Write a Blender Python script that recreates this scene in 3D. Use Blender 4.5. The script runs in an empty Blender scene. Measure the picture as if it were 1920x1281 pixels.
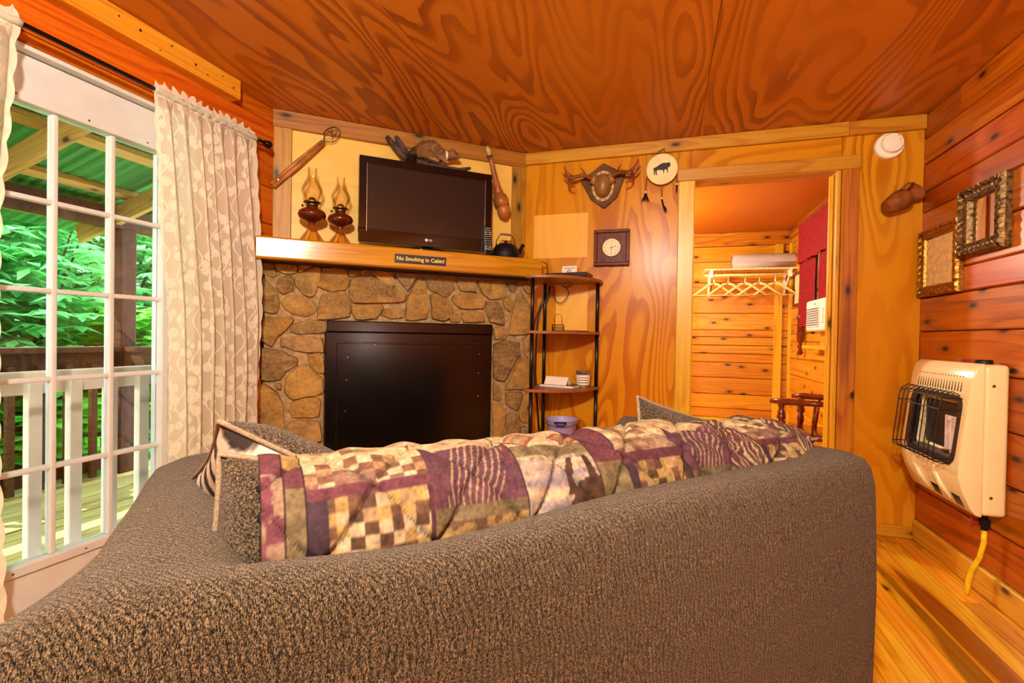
import bpy, bmesh, math, random
from mathutils import Vector, Matrix, noise, Euler
S = bpy.context.scene
COL = S.collection
R = random.Random(7)
PI = math.pi
# ---------------------------------------------------------------- camera
H = 2.3; XR = 1.3345; YB = 3.2022; XL = -2.1031; CZ = 1.0677
cam = bpy.data.cameras.new('camera'); cam.sensor_fit = 'HORIZONTAL'; cam.sensor_width = 36
cam.lens = 36*917.44/1920; cam.clip_start = .02; cam.clip_end = 200
camo = bpy.data.objects.new('camera', cam); COL.objects.link(camo)
_r = Vector((0.95394783, 0.29948443, 0.01710605)); _u = Vector((-0.01960403, 0.00533821, 0.99979357)); _f = Vector((-0.29933129, 0.95408625, -0.01096348))
camo.matrix_world = Matrix(((_r.x, _u.x, -_f.x, 0), (_r.y, _u.y, -_f.y, 0), (_r.z, _u.z, -_f.z, CZ), (0, 0, 0, 1)))
S.camera = camo
# ---------------------------------------------------------------- world, sun, room lamps, rear fill, exposure
w = bpy.data.worlds.new('sky'); S.world = w; w.use_nodes = True
bg = w.node_tree.nodes['Background']; bg.inputs[0].default_value = (.92, .98, 1.0, 1); bg.inputs[1].default_value = 8.0
def lamp(name, kind, energy, col, loc, rot=(0, 0, 0), size=.1):
    l = bpy.data.lights.new(name, kind); l.energy = energy; l.color = col
    if kind == 'POINT': l.shadow_soft_size = size
    if kind == 'SUN': l.angle = size
    if kind == 'AREA': l.size = size
    o = bpy.data.objects.new(name, l); o.location = loc; o.rotation_euler = rot; COL.objects.link(o); return o
sd = Vector((.62, .25, -.74))
lamp('sun', 'SUN', 14, (1, .96, .86), (-8, 0, 9), sd.to_track_quat('-Z', 'Y').to_euler(), .009)
LC = (1, .955, .80)
lamp('ceiling_lamp_light', 'POINT', 212, LC, (-.1, -.27, 2.06), size=.07)
lamp('table_lamp_light', 'POINT', 9, LC, (.98, .02, 1.02), size=.09)
lamp('rear_fill_light', 'POINT', 30, LC, (-1.2, -1.4, 1.95), size=.12)  # unseen fill light behind the camera, stands for no known lamp
lamp('bedroom_lamp_light', 'POINT', 120, LC, (-.55, 4.75, 1.9), size=.09)
vs = S.view_settings; vs.view_transform = 'Standard'; vs.look = 'None'; vs.gamma = 1; vs.use_curve_mapping = False; vs.exposure = 0.32
# ---------------------------------------------------------------- node materials
def L(r, g, b):
    f = lambda c: (c/255/12.92 if c/255 <= .04045 else ((c/255+.055)/1.055)**2.4)
    return (f(r), f(g), f(b), 1)
class NT:
    def __init__(s, name):
        s.m = bpy.data.materials.new(name); s.m.use_nodes = True; s.t = s.m.node_tree; s.n = s.t.nodes
        s.b = s.n['Principled BSDF']; s.out = s.n['Material Output']
    def add(s, kind, **kw):
        x = s.n.new(kind)
        for k, v in kw.items():
            if k.startswith('i_'):
                key = k[2:]; key = int(key) if key.isdigit() else key
                if hasattr(v, 'is_output') or isinstance(v, bpy.types.NodeSocket): s.t.links.new(v, x.inputs[key])
                else: x.inputs[key].default_value = v
            else: setattr(x, k, v)
        return x
    def lk(s, a, b): s.t.links.new(a, b)
    def math(s, op, a, b=0., clamp=False):
        x = s.n.new('ShaderNodeMath'); x.operation = op; x.use_clamp = clamp
        for i, v in enumerate((a, b)):
            if isinstance(v, bpy.types.NodeSocket): s.lk(v, x.inputs[i])
            else: x.inputs[i].default_value = v
        return x.outputs[0]
    def mix(s, fac, a, b, mode='MIX'):
        x = s.n.new('ShaderNodeMix'); x.data_type = 'RGBA'; x.blend_type = mode
        for i, v in ((0, fac), (6, a), (7, b)):
            if isinstance(v, bpy.types.NodeSocket): s.lk(v, x.inputs[i])
            else: x.inputs[i].default_value = v
        return x.outputs[2]
    def ramp(s, fac, stops, interp='LINEAR'):
        x = s.n.new('ShaderNodeValToRGB'); cr = x.color_ramp; cr.interpolation = interp
        while len(cr.elements) < len(stops): cr.elements.new(.5)
        for e, (p, c) in zip(cr.elements, stops):
            e.position = p; e.color = c if len(c) == 4 else (*c, 1)
        s.lk(fac, x.inputs[0]); return x.outputs[0]
    def coords(s, scale=(1, 1, 1), rand=0, kind='Object'):
        tc = s.n.new('ShaderNodeTexCoord'); v = tc.outputs[kind]
        if rand:
            oi = s.n.new('ShaderNodeObjectInfo')
            c = s.n.new('ShaderNodeCombineXYZ')
            for i, k in enumerate((37., 91., 53.)): s.lk(s.math('MULTIPLY', oi.outputs['Random'], k*rand), c.inputs[i])
            a = s.n.new('ShaderNodeVectorMath'); a.operation = 'ADD'; s.lk(v, a.inputs[0]); s.lk(c.outputs[0], a.inputs[1]); v = a.outputs[0]
        mp = s.n.new('ShaderNodeMapping'); mp.inputs['Scale'].default_value = scale; s.lk(v, mp.inputs[0]); return mp.outputs[0]
    def noise(s, v, scale, detail=3, rough=.5, dist=0):
        x = s.add('ShaderNodeTexNoise', i_Vector=v, i_Scale=scale, i_Detail=detail, i_Roughness=rough, i_Distortion=dist); return x.outputs[0]
    def rand(s): return s.n.new('ShaderNodeObjectInfo').outputs['Random']
    def bump(s, h, strength=.3, dist=.01):
        x = s.add('ShaderNodeBump', i_Height=h, i_Strength=strength, i_Distance=dist); s.lk(x.outputs[0], s.b.inputs['Normal'])
    def col(s, c):
        if isinstance(c, bpy.types.NodeSocket): s.lk(c, s.b.inputs['Base Color'])
        else: s.b.inputs['Base Color'].default_value = c
    def pr(s, **kw):
        for k, v in kw.items():
            i = s.b.inputs[k.replace('_', ' ')]
            if isinstance(v, bpy.types.NodeSocket): s.lk(v, i)
            else: i.default_value = v
        return s
def plain(name, c, rough=.5, metal=0, spec=.5, noisy=.12, nscale=40, coat=0):
    t = NT(name); n = t.noise(t.coords(), nscale, 3)
    d = tuple(x*(1-noisy*2) for x in c[:3])+(1,); l = tuple(min(1, x*(1+noisy)) for x in c[:3])+(1,)
    t.col(t.ramp(n, [(.3, d), (.7, l)])); t.pr(Roughness=rough, Metallic=metal, Specular_IOR_Level=spec, Coat_Weight=coat); return t.m
WS = (.70, .64, .26)
def wood(name, light, mid, dark, knots=.5, rough=.38, vary=.35, spec=.5, grain=1.0, seed=1.0, heart=.0):
    light, mid, dark = (tuple(x*k for x, k in zip(q[:3], WS))+(1,) for q in (light, mid, dark))
    """sawn board: grain along local X, knots and tone differ board by board"""
    t = NT(name)
    streak = t.noise(t.coords((1.4, 34, 34), seed), 1.6*grain, 3, .6, .3)
    broad = t.noise(t.coords((.5, 4.5, 4.5), seed), 1.7*grain, 2, .5, .4)
    wv = t.math('FRACT', t.math('MULTIPLY', t.noise(t.coords((.32, 4.2, 4.2), seed), 1.3*grain, 1.5, .45, .25), 15.))
    wv = t.ramp(wv, [(0, (0, 0, 0)), (.55, (.15, .15, .15)), (.9, (1, 1, 1)), (1, (0, 0, 0))])
    f = t.math('ADD', t.math('MULTIPLY', streak, .48), t.math('MULTIPLY', broad, .40))
    f = t.math('ADD', f, t.math('MULTIPLY', wv, .17))
    c = t.ramp(f, [(.30, light), (.52, mid), (.76, dark)])
    if heart:
        hm = t.noise(t.coords((.45, 7, 7), seed), 1.5, 1.5, .5, .2)
        c = t.mix(t.ramp(hm, [(.60, (0, 0, 0)), (.66, (heart, heart, heart))]), c, tuple(x*.55 for x in dark[:3])+(1,))
    sp = t.add('ShaderNodeSeparateXYZ', i_0=t.coords((1, 1, 1), seed)); cb = t.add('ShaderNodeCombineXYZ')
    t.lk(t.math('MULTIPLY', sp.outputs[0], 2.6), cb.inputs[0]); t.lk(t.math('MULTIPLY', t.math('ADD', sp.outputs[1], sp.outputs[2]), 6.2), cb.inputs[1])
    vo = t.add('ShaderNodeTexVoronoi', voronoi_dimensions='2D', i_Vector=cb.outputs[0], i_Scale=1.0)
    on = t.math('GREATER_THAN', t.add('ShaderNodeSeparateColor', i_0=vo.outputs['Color']).outputs[0], 1-knots)
    k1 = t.math('MULTIPLY', t.ramp(vo.outputs['Distance'], [(.045, (1, 1, 1)), (.075, (.55, .55, .55)), (.13, (.18, .18, .18)), (.26, (0, 0, 0))]), on)
    c = t.mix(k1, c, tuple(x*.16 for x in dark[:3])+(1,))
    oi = t.rand(); hs = t.add('ShaderNodeHueSaturation', i_Color=c)
    t.lk(t.math('ADD', t.math('MULTIPLY', oi, vary), 1-vary*.5), hs.inputs['Value'])
    t.lk(t.math('ADD', t.math('MULTIPLY', t.math('FRACT', t.math('MULTIPLY', oi, 7.3)), .02), .49), hs.inputs['Hue'])
    t.col(hs.outputs[0]); t.pr(Roughness=rough, Specular_IOR_Level=spec)
    t.bump(f, .10, .003); return t.m
def ply(name, light, mid, dark, rough=.36, k=7., sc=1.3, spec=.5, seed=1., amt=1., stretch=(.55, 2.4)):
    light, mid, dark = (tuple(x*k for x, k in zip(q[:3], WS))+(1,) for q in (light, mid, dark))
    """rotary-cut plywood: ragged contour figure stretched along local X"""
    t = NT(name)
    base = t.noise(t.coords((stretch[0], stretch[1], stretch[1]), seed), sc, 1.6, .42, .25)
    rag = t.noise(t.coords((7, 30, 30), seed), 2.2, 4, .65); rag2 = t.noise(t.coords((2.2, 9, 9), seed), 2., 2)
    ph = t.math('ADD', t.math('MULTIPLY', base, k*2.2), t.math('ADD', t.math('MULTIPLY', rag, .22), t.math('MULTIPLY', rag2, .30)))
    s1 = t.ramp(t.math('FRACT', ph), [(0, (0, 0, 0)), (.42, (.06, .06, .06)), (.60, (.75, .75, .75)), (.92, (1, 1, 1)), (.985, (.1, .1, .1))])
    tone = t.noise(t.coords((.6, 1.5, 1.5), seed), 1.2, 3)
    am = t.ramp(t.noise(t.coords((.5, 1.3, 1.3), seed*1.7), 1.4, 2), [(.34, (.25*amt,)*3), (.6, (amt,)*3)])
    c = t.mix(t.ramp(tone, [(.3, (0, 0, 0)), (.7, (1, 1, 1))]), light, mid)
    fine = t.noise(t.coords((5, 140, 140), seed), 3, 2)
    c = t.mix(t.math('MULTIPLY', s1, am), c, dark)
    c = t.mix(t.math('MULTIPLY', fine, .3), c, mid)
    t.col(c); t.pr(Roughness=rough, Specular_IOR_Level=spec); t.bump(s1, .05, .002); return t.m
M = {}
M['ceil'] = ply('plywood_ceiling', L(246, 166, 72), L(230, 146, 56), L(162, 82, 36), .42, 7.5, 1.25, .35)
M['backply'] = ply('plywood_wall_amber', L(252, 186, 56), L(240, 160, 38), L(196, 100, 18), .26, 6.5, 1.35, .2, amt=.85)
M['diagply'] = ply('plywood_pale', (1.25, .92, .50, 1), (1.18, .84, .40, 1), (.98, .60, .22, 1), .4, 5, 1.3, .3, amt=.55)
M['pine'] = wood('pine_trim', L(248, 196, 84), L(236, 168, 56), L(190, 112, 34), .5, .34)
M['pinelight'] = wood('pine_door_casing', L(255, 218, 84), L(248, 196, 58), L(218, 148, 36), .22, .32)
M['oldpine'] = wood('weathered_pine', L(226, 178, 94), L(206, 150, 66), L(150, 96, 40), .8, .48)
M['redpine'] = wood('red_stained_log_siding', L(232, 134, 40), L(208, 104, 26), L(146, 56, 14), .4, .3, spec=.35)
M['leftpine'] = wood('orange_log_siding', L(234, 142, 44), L(214, 112, 28), L(160, 66, 16), .35, .34)
M['room2'] = wood('knotty_pine_bedroom', L(250, 194, 70), L(236, 164, 42), L(184, 104, 22), .75, .34)
M['floor'] = wood('heart_pine_floor', L(255, 214, 84), L(240, 172, 44), L(180, 92, 22), .25, .26, .45, .5, 1.2, heart=.75)
M['mantel'] = wood('varnished_mantel', L(246, 190, 84), L(230, 160, 56), L(190, 110, 34), .08, .2, .2, .6)
M['deck'] = wood('grey_deck_board', L(214, 210, 180), L(184, 180, 150), L(120, 116, 92), .2, .7)
M['porch'] = wood('porch_timber', L(214, 180, 112), L(184, 146, 82), L(120, 84, 46), .4, .7)
M['darkrail'] = wood('dark_brown_rail', L(104, 66, 44), L(80, 48, 32), L(44, 26, 18), .2, .6, spec=.2)
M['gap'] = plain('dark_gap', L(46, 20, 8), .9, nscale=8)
M['wallback'] = plain('hidden_wall', L(190, 112, 50), .6, nscale=6)
M['white'] = plain('white_paint', L(206, 211, 209), .38, noisy=.03, nscale=12)
M['cream'] = plain('cream_rail_paint', L(226, 214, 198), .6, noisy=.05, nscale=14)
M['black'] = plain('black_satin', L(16, 13, 13), .35)
M['blackgloss'] = plain('black_gloss_plastic', L(10, 8, 10), .08, spec=.6)
M['iron'] = plain('dark_iron', L(30, 26, 28), .5, .6)
M['rod'] = plain('oil_rubbed_bronze', L(40, 24, 18), .35, .7)
M['brass'] = plain('aged_brass', L(120, 92, 48), .35, .9)
M['chrome'] = plain('nickel_screw', L(180, 176, 170), .25, 1)
M['hole'] = plain('dark_hole', L(24, 14, 10), .8)
M['paper'] = plain('white_card', L(240, 234, 220), .7, noisy=.03)
M['ink'] = plain('dark_print', L(50, 42, 44), .7)
M['plastic'] = plain('white_plastic', L(248, 240, 216), .4, noisy=.03, nscale=9)
M['heater'] = plain('cream_enamel', L(238, 222, 166), .22, spec=.6, noisy=.02, nscale=8)
M['hose'] = plain('yellow_gas_hose', L(250, 206, 20), .4)
M['red'] = plain('red_valve', L(150, 40, 22), .45)
M['mahog'] = plain('mahogany_clock_wood', L(104, 48, 26), .38, spec=.15, noisy=.2, nscale=25)
M['clay'] = plain('brown_earthenware', L(150, 84, 34), .6, spec=.2, noisy=.25, nscale=18)
M['shelf'] = plain('brown_laminate', L(150, 90, 46), .38, spec=.3, noisy=.1)
M['bucket'] = plain('lavender_pail', L(178, 168, 226), .4, noisy=.06)
M['blue'] = plain('blue_grip', L(64, 58, 150), .4)
M['tin'] = plain('galvanised_tin', L(180, 170, 150), .3, .8)
M['gold'] = plain('ornate_gilt', L(176, 122, 38), .38, .75, noisy=.4, nscale=90)
M['oldgold'] = plain('tarnished_gilt', L(120, 88, 40), .45, .55, noisy=.5, nscale=70)
M['mirror'] = plain('mirror_glass', L(235, 225, 205), .03, 1, noisy=.02)
M['navy'] = plain('navy_sign', L(34, 32, 62), .4)
M['yellow'] = plain('yellow_letters', L(250, 226, 60), .5, noisy=.02)
M['dial'] = plain('ivory_dial', L(238, 222, 172), .45, noisy=.04)
M['hide'] = plain('drum_skin', L(246, 226, 160), .6, noisy=.06, nscale=12)
M['leather'] = plain('brown_leather', L(150, 104, 44), .38, noisy=.18, nscale=14)
M['tanleather'] = plain('tan_lacing', L(206, 168, 110), .6)
M['plaque'] = plain('dark_plaque_wood', L(112, 74, 38), .45, spec=.12, noisy=.25, nscale=16)
M['antler'] = plain('antler_bone', L(140, 76, 34), .42, noisy=.3, nscale=22)
M['hair'] = plain('black_hair', L(22, 13, 10), .6)
M['thong'] = plain('leather_thong', L(142, 78, 30), .6)
M['stickw'] = plain('turned_hickory', L(178, 116, 54), .4, noisy=.2, nscale=20)
M['branch'] = plain('weathered_branch', L(84, 62, 54), .8, noisy=.4, nscale=30)
M['gourd'] = plain('carved_gourd_wood', L(168, 98, 40), .38, noisy=.22, nscale=14)
M['pale'] = plain('pale_band', L(244, 232, 200), .7)
M['cherry'] = plain('cherry_chair', L(110, 40, 18), .22, noisy=.2, nscale=20, coat=.4)
M['towel'] = plain('grey_blanket', L(196, 180, 166), .95, spec=.05, noisy=.12, nscale=120)
M['wine'] = plain('burgundy_curtain', L(138, 36, 36), .8, spec=.1, noisy=.12, nscale=60)
M['hanger'] = plain('pale_hanger_wood', L(246, 214, 134), .4)
M['soot'] = plain('black_stove_steel', L(14, 11, 12), .2, .2, spec=.6, noisy=.2, nscale=9)
M['ceramic'] = plain('ceramic_plaque', L(226, 206, 196), .6)
M['ember'] = plain('firebox_grey', L(92, 84, 72), .8)
M['screenm'] = plain('tv_panel', L(38, 30, 28), .16, spec=.5, noisy=.02)
M['silver'] = plain('silver_print', L(220, 220, 222), .4)
M['oil'] = plain('amber_oil_glass', L(104, 34, 10), .06, spec=.8, noisy=.35, nscale=10)
M['lgreen'] = plain('green_metal_roof', L(40, 120, 40), .5)
M['trunk'] = plain('tree_bark', L(78, 62, 48), .9, noisy=.4, nscale=14)
M['soil'] = plain('forest_floor', L(40, 86, 34), .95, noisy=.4, nscale=5)
M['mag'] = plain('magazine_cover', L(70, 54, 46), .4, noisy=.5, nscale=35)
M['sketch'] = plain('yellowed_paper', L(244, 218, 150), .7, spec=.1, noisy=.1, nscale=40)
def glassy(name, tint, gloss=.10):
    t = NT(name); tr = t.add('ShaderNodeBsdfTransparent', i_Color=tint); gl = t.add('ShaderNodeBsdfGlossy', i_Roughness=.03)
    fr = t.add('ShaderNodeFresnel', i_IOR=1.45); mx = t.add('ShaderNodeMixShader')
    t.lk(t.math('ADD', t.math('MULTIPLY', fr.outputs[0], .55), gloss*.12), mx.inputs[0]); t.lk(tr.outputs[0], mx.inputs[1]); t.lk(gl.outputs[0], mx.inputs[2])
    t.lk(mx.outputs[0], t.out.inputs[0]); return t.m
M['glass'] = glassy('window_glass', (.96, .98, .97, 1)); M['chimney'] = glassy('lamp_chimney_glass', (.99, .95, .84, 1), .5); M['lampfoot'] = glassy('amber_foot_glass', (.95, .78, .48, 1), .5)
def stone_mat():
    t = NT('field_stone'); v = t.coords((1, 1, 1), 1)
    n = t.noise(v, 9, 6, .65, .5); n2 = t.noise(v, 60, 4, .7); n3 = t.noise(t.coords((1, 1, 3.5), 1), 5, 3); r = t.rand()
    a = t.ramp(r, [(0, L(168, 132, 66)), (.22, L(196, 152, 74)), (.4, L(146, 122, 84)), (.55, L(206, 166, 88)), (.7, L(132, 106, 72)), (.85, L(190, 140, 60)), (1, L(166, 146, 112))])
    b = t.mix(t.ramp(n, [(.38, (0, 0, 0)), (.68, (.85, .85, .85))]), a, t.mix(.75, a, L(88, 52, 20)))
    b = t.mix(t.ramp(n3, [(.52, (0, 0, 0)), (.7, (.5, .5, .5))]), b, L(216, 168, 84))
    c = t.mix(t.ramp(n2, [(.4, (0, 0, 0)), (.75, (.6, .6, .6))]), b, t.mix(.6, b, L(236, 200, 132)))
    t.col(c); t.pr(Roughness=.72, Specular_IOR_Level=.2); t.bump(t.math('ADD', n, t.math('MULTIPLY', n2, .45)), 1.0, .03); return t.m
M['stone'] = stone_mat(); M['mortar'] = plain('grey_tan_mortar', L(176, 148, 104), .9, noisy=.2, nscale=45)
def chenille(name, dark, light, rib=(210, 60, 60), ribs=0):
    t = NT(name); v = t.coords(rib); n = t.noise(v, 1.0, 2, .6); n2 = t.noise(t.coords((900, 900, 900)), 1, 1)
    f = t.math('ADD', t.math('MULTIPLY', n, .65), t.math('MULTIPLY', n2, .35))
    if ribs:
        sp = t.add('ShaderNodeSeparateXYZ', i_0=t.coords()); w_ = t.math('ADD', t.math('MULTIPLY', t.math('ADD', sp.outputs[0], t.math('MULTIPLY', sp.outputs[1], .9)), ribs), t.math('MULTIPLY', t.noise(t.coords((14, 14, 14)), 1, 3), 14.))
        f = t.math('SUBTRACT', f, t.math('MULTIPLY', t.math('POWER', t.math('ABSOLUTE', t.math('SINE', w_)), 6.), .055))
    t.col(t.ramp(f, [(.40, dark), (.51, tuple((a+b)/3.4 for a, b in zip(dark, light))), (.64, light)])); t.pr(Roughness=.95, Specular_IOR_Level=.05, Sheen_Weight=.12, Sheen_Roughness=.4); t.bump(f, .9, .006); return t.m
M['sofa'] = chenille('brown_chenille', L(10, 7, 5), L(140, 122, 94), (760, 270, 270), 330.); M['cush'] = chenille('taupe_woven', L(20, 15, 12), L(128, 112, 90), (330, 330, 330))
M['piping'] = plain('cream_piping', L(140, 126, 104), .9, spec=.05, noisy=.2, nscale=260)
def vcol(name, rough=.9, bump=0):
    t = NT(name); a = t.add('ShaderNodeAttribute', attribute_name='Col'); n = t.noise(t.coords((420, 420, 420)), 1, 2)
    t.col(t.mix(t.math('MULTIPLY', n, .5), a.outputs[0], t.mix(.5, a.outputs[0], (.02, .015, .01, 1)))); t.pr(Roughness=rough, Specular_IOR_Level=.15)
    if bump: t.bump(n, bump, .002)
    return t.m
M['quilt'] = vcol('printed_quilt', .85, .3); M['zigzag'] = vcol('black_white_woven_print', .9, .4); M['fur'] = vcol('squirrel_fur', .85, .5)
def lace_mat():
    t = NT('cream_lace'); uv = t.coords((1, 1, 1), 0, 'UV'); sp = t.add('ShaderNodeSeparateXYZ', i_0=uv)
    net = t.math('MAXIMUM', t.math('SINE', t.math('MULTIPLY', t.math('ADD', sp.outputs[0], sp.outputs[1]), 900.)), t.math('SINE', t.math('MULTIPLY', t.math('SUBTRACT', sp.outputs[0], sp.outputs[1]), 900.)))
    net = t.math('GREATER_THAN', net, .35)
    vo = t.add('ShaderNodeTexVoronoi', i_Vector=t.coords((30, 19, 1), 0, 'UV'), i_Scale=1.0, distance='EUCLIDEAN')
    d = t.math('ADD', vo.outputs['Distance'], t.math('MULTIPLY', t.noise(t.coords((120, 120, 1), 0, 'UV'), 1, 2), .26))
    leaf = t.math('LESS_THAN', d, .55)
    vein = t.math('GREATER_THAN', t.math('ABSOLUTE', t.math('SINE', t.math('MULTIPLY', d, 42.))), .28)
    vine = t.math('GREATER_THAN', t.math('SINE', t.math('ADD', t.math('MULTIPLY', sp.outputs[0], 120.), t.math('MULTIPLY', t.math('SINE', t.math('MULTIPLY', sp.outputs[1], 34.)), 2.0))), .965)
    mot = t.math('MAXIMUM', t.math('MULTIPLY', leaf, vein), vine)
    bord = t.add('ShaderNodeAttribute', attribute_name='edge').outputs['Fac']
    al = t.math('MAXIMUM', t.math('MULTIPLY', net, .42), t.math('MULTIPLY', mot, .96)); al = t.math('MAXIMUM', al, bord, True); al = t.math('MAXIMUM', al, .60)
    df = t.add('ShaderNodeBsdfDiffuse', i_Color=L(236, 238, 216)); tl = t.add('ShaderNodeBsdfTranslucent', i_Color=L(250, 236, 210)); m1 = t.add('ShaderNodeMixShader', i_0=.32)
    t.lk(df.outputs[0], m1.inputs[1]); t.lk(tl.outputs[0], m1.inputs[2]); tr = t.add('ShaderNodeBsdfTransparent'); m2 = t.add('ShaderNodeMixShader', i_0=al)
    t.lk(tr.outputs[0], m2.inputs[1]); t.lk(m1.outputs[0], m2.inputs[2]); t.lk(m2.outputs[0], t.out.inputs[0]); return t.m
M['lace'] = lace_mat()
def leaf_mat(name, a, b):
    t = NT(name); n = t.noise(t.coords((3, 3, 3)), 2.2, 3); c = t.ramp(n, [(.3, a), (.7, b)])
    tl = t.add('ShaderNodeBsdfTranslucent'); t.lk(c, tl.inputs[0]); t.col(c); t.pr(Roughness=.42, Specular_IOR_Level=.5)
    mx = t.add('ShaderNodeMixShader', i_0=.55); t.lk(t.b.outputs[0], mx.inputs[1]); t.lk(tl.outputs[0], mx.inputs[2]); t.lk(mx.outputs[0], t.out.inputs[0]); return t.m
M['leafA'] = leaf_mat('rhododendron_leaf', L(74, 170, 96), L(160, 236, 160)); M['leafB'] = leaf_mat('maple_leaf', L(70, 186, 50), L(160, 240, 100)); M['leafC'] = leaf_mat('fern_leaf', L(64, 186, 116), L(140, 244, 186))
# ---------------------------------------------------------------- mesh helpers
class MB:
    def __init__(s): s.v = []; s.f = []; s.uv = None; s.col = None
    def add(s, vs, fs, mx=None):
        k = len(s.v); s.v += [tuple(mx @ Vector(p)) if mx else tuple(p) for p in vs]; s.f += [tuple(i+k for i in f) for f in fs]; return s
    def box(s, x0, x1, y0, y1, z0, z1, mx=None):
        return s.add([(x0, y0, z0), (x1, y0, z0), (x1, y1, z0), (x0, y1, z0), (x0, y0, z1), (x1, y0, z1), (x1, y1, z1), (x0, y1, z1)],
                     [(3, 2, 1, 0), (4, 5, 6, 7), (0, 1, 5, 4), (1, 2, 6, 5), (2, 3, 7, 6), (3, 0, 4, 7)], mx)
    def prism(s, poly, a0, a1, axis='y', mx=None, top=1.0):
        n = len(poly); cx = sum(p[0] for p in poly)/n; cz = sum(p[1] for p in poly)/n
        def pt(p, a): return (p[0], a, p[1]) if axis == 'y' else ((p[0], p[1], a) if axis == 'z' else (a, p[0], p[1]))
        vs = [pt(p, a0) for p in poly]+[pt((cx+(p[0]-cx)*top, cz+(p[1]-cz)*top), a1) for p in poly]
        return s.add(vs, [tuple(range(n))[::-1], tuple(range(n, 2*n))]+[(i, (i+1) % n, n+(i+1) % n, n+i) for i in range(n)], mx)
    def lathe(s, prof, seg=24, mx=None, cap=True):
        n = len(prof); vs = []; fs = []
        for r, z in prof:
            for k in range(seg):
                a = 2*PI*k/seg; vs.append((r*math.cos(a), r*math.sin(a), z))
        for i in range(n-1):
            for k in range(seg): fs.append((i*seg+k, i*seg+(k+1) % seg, (i+1)*seg+(k+1) % seg, (i+1)*seg+k))
        if cap: fs += [tuple(range(seg))[::-1], tuple((n-1)*seg+k for k in range(seg))]
        return s.add(vs, fs, mx)
    def tube(s, pts, r, seg=8, closed=False, mx=None):
        pts = [Vector(p) for p in pts]; n = len(pts); rr = r if isinstance(r, (list, tuple)) else [r]*n
        vs = []; fs = []; up = Vector((0, 0, 1)); prev = None
        for i, p in enumerate(pts):
            d = (pts[(i+1) % n]-pts[i-1]) if closed else (pts[min(i+1, n-1)]-pts[max(i-1, 0)])
            d.normalize()
            if prev is None: a = d.cross(up if abs(d.z) < .9 else Vector((1, 0, 0)))
            else: a = prev-d*prev.dot(d)
            a.normalize(); prev = a; b = d.cross(a)
            for k in range(seg):
                t = 2*PI*k/seg; vs.append(tuple(p+(a*math.cos(t)+b*math.sin(t))*rr[i]))
        m = n if closed else n-1
        for i in range(m):
            j = (i+1) % n
            for k in range(seg): fs.append((i*seg+k, i*seg+(k+1) % seg, j*seg+(k+1) % seg, j*seg+k))
        if not closed: fs += [tuple(range(seg))[::-1], tuple((n-1)*seg+k for k in range(seg))]
        return s.add(vs, fs, mx)
    def grid(s, nu, nv, fn, uvfn=None):
        vs = [fn(i/(nu-1), j/(nv-1)) for j in range(nv) for i in range(nu)]
        s.add(vs, [(j*nu+i, j*nu+i+1, (j+1)*nu+i+1, (j+1)*nu+i) for j in range(nv-1) for i in range(nu-1)])
        s.uvs = [(uvfn(i/(nu-1), j/(nv-1)) if uvfn else (i/(nu-1), j/(nv-1))) for j in range(nv) for i in range(nu)]; return s
    def build(s, name, mat, parent=None, loc=(0, 0, 0), rot=(0, 0, 0), smooth=False, bevel=0, seg=2, cols=None, uvs=None, edge=None, fix=True):
        me = bpy.data.meshes.new(name); me.from_pydata(s.v, [], s.f); me.validate()
        if bevel or fix:
            bm = bmesh.new(); bm.from_mesh(me)
            if fix: bmesh.ops.recalc_face_normals(bm, faces=bm.faces)
            if bevel:
                ed = [e for e in bm.edges if len(e.link_faces) == 2 and e.calc_face_angle(0) > .5]
                bmesh.ops.bevel(bm, geom=ed, offset=bevel, segments=seg, profile=.5, affect='EDGES', clamp_overlap=True)
            bm.to_mesh(me); bm.free()
        if cols:
            ca = me.color_attributes.new('Col', 'FLOAT_COLOR', 'POINT')
            for i, c in enumerate(cols): ca.data[i].color = (*c[:3], 1)
        if edge:
            ea = me.attributes.new('edge', 'FLOAT', 'POINT')
            for i, c in enumerate(edge): ea.data[i].value = c
        if uvs:
            ul = me.uv_layers.new(name='UVMap')
            for lp in me.loops: ul.data[lp.index].uv = uvs[lp.vertex_index]
        if smooth:
            for p in me.polygons: p.use_smooth = True
        return mobj(name, me, mat, parent, loc, rot)
def mobj(name, me, mat, parent=None, loc=(0, 0, 0), rot=(0, 0, 0)):
    if isinstance(mat, str): mat = M[mat]
    if not me.materials: me.materials.append(mat)
    o = bpy.data.objects.new(name, me); o.location = loc; o.rotation_euler = rot; COL.objects.link(o)
    if parent: o.parent = parent
    return o
def autosm(o, ang=40):
    for p in o.data.polygons: p.use_smooth = True
    o.data.set_sharp_from_angle(angle=math.radians(ang)); return o
def tag(o, label=None, cat=None, group=None, kind=None):
    if label: o['label'] = label
    if cat: o['category'] = cat
    if group: o['group'] = group
    if kind: o['kind'] = kind
    return o
def empty(name, loc, rot=(0, 0, 0), label=None, cat=None, group=None):
    o = bpy.data.objects.new(name, None); o.empty_display_size = .05; o.location = loc; o.rotation_euler = rot; COL.objects.link(o); return tag(o, label, cat, group)
P1 = Vector((XL, 2.2012)); P2 = Vector((-.9337, YB)); DD = (P2-P1).normalized(); NN = Vector((DD.y, -DD.x))
def wp(wall, u, o, z):
    if wall == 'back': return (u, YB-o, z)
    if wall == 'bed': return (u, 6.15-o, z)
    if wall == 'right': return (XR-o, u, z)
    if wall == 'left': return (XL+o, u, z)
    p = P1+DD*u+NN*o; return (p.x, p.y, z)
RZ = {'back': 0, 'bed': 0, 'right': -PI/2, 'left': PI/2, 'diag': math.atan2(DD.y, DD.x)}
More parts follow.
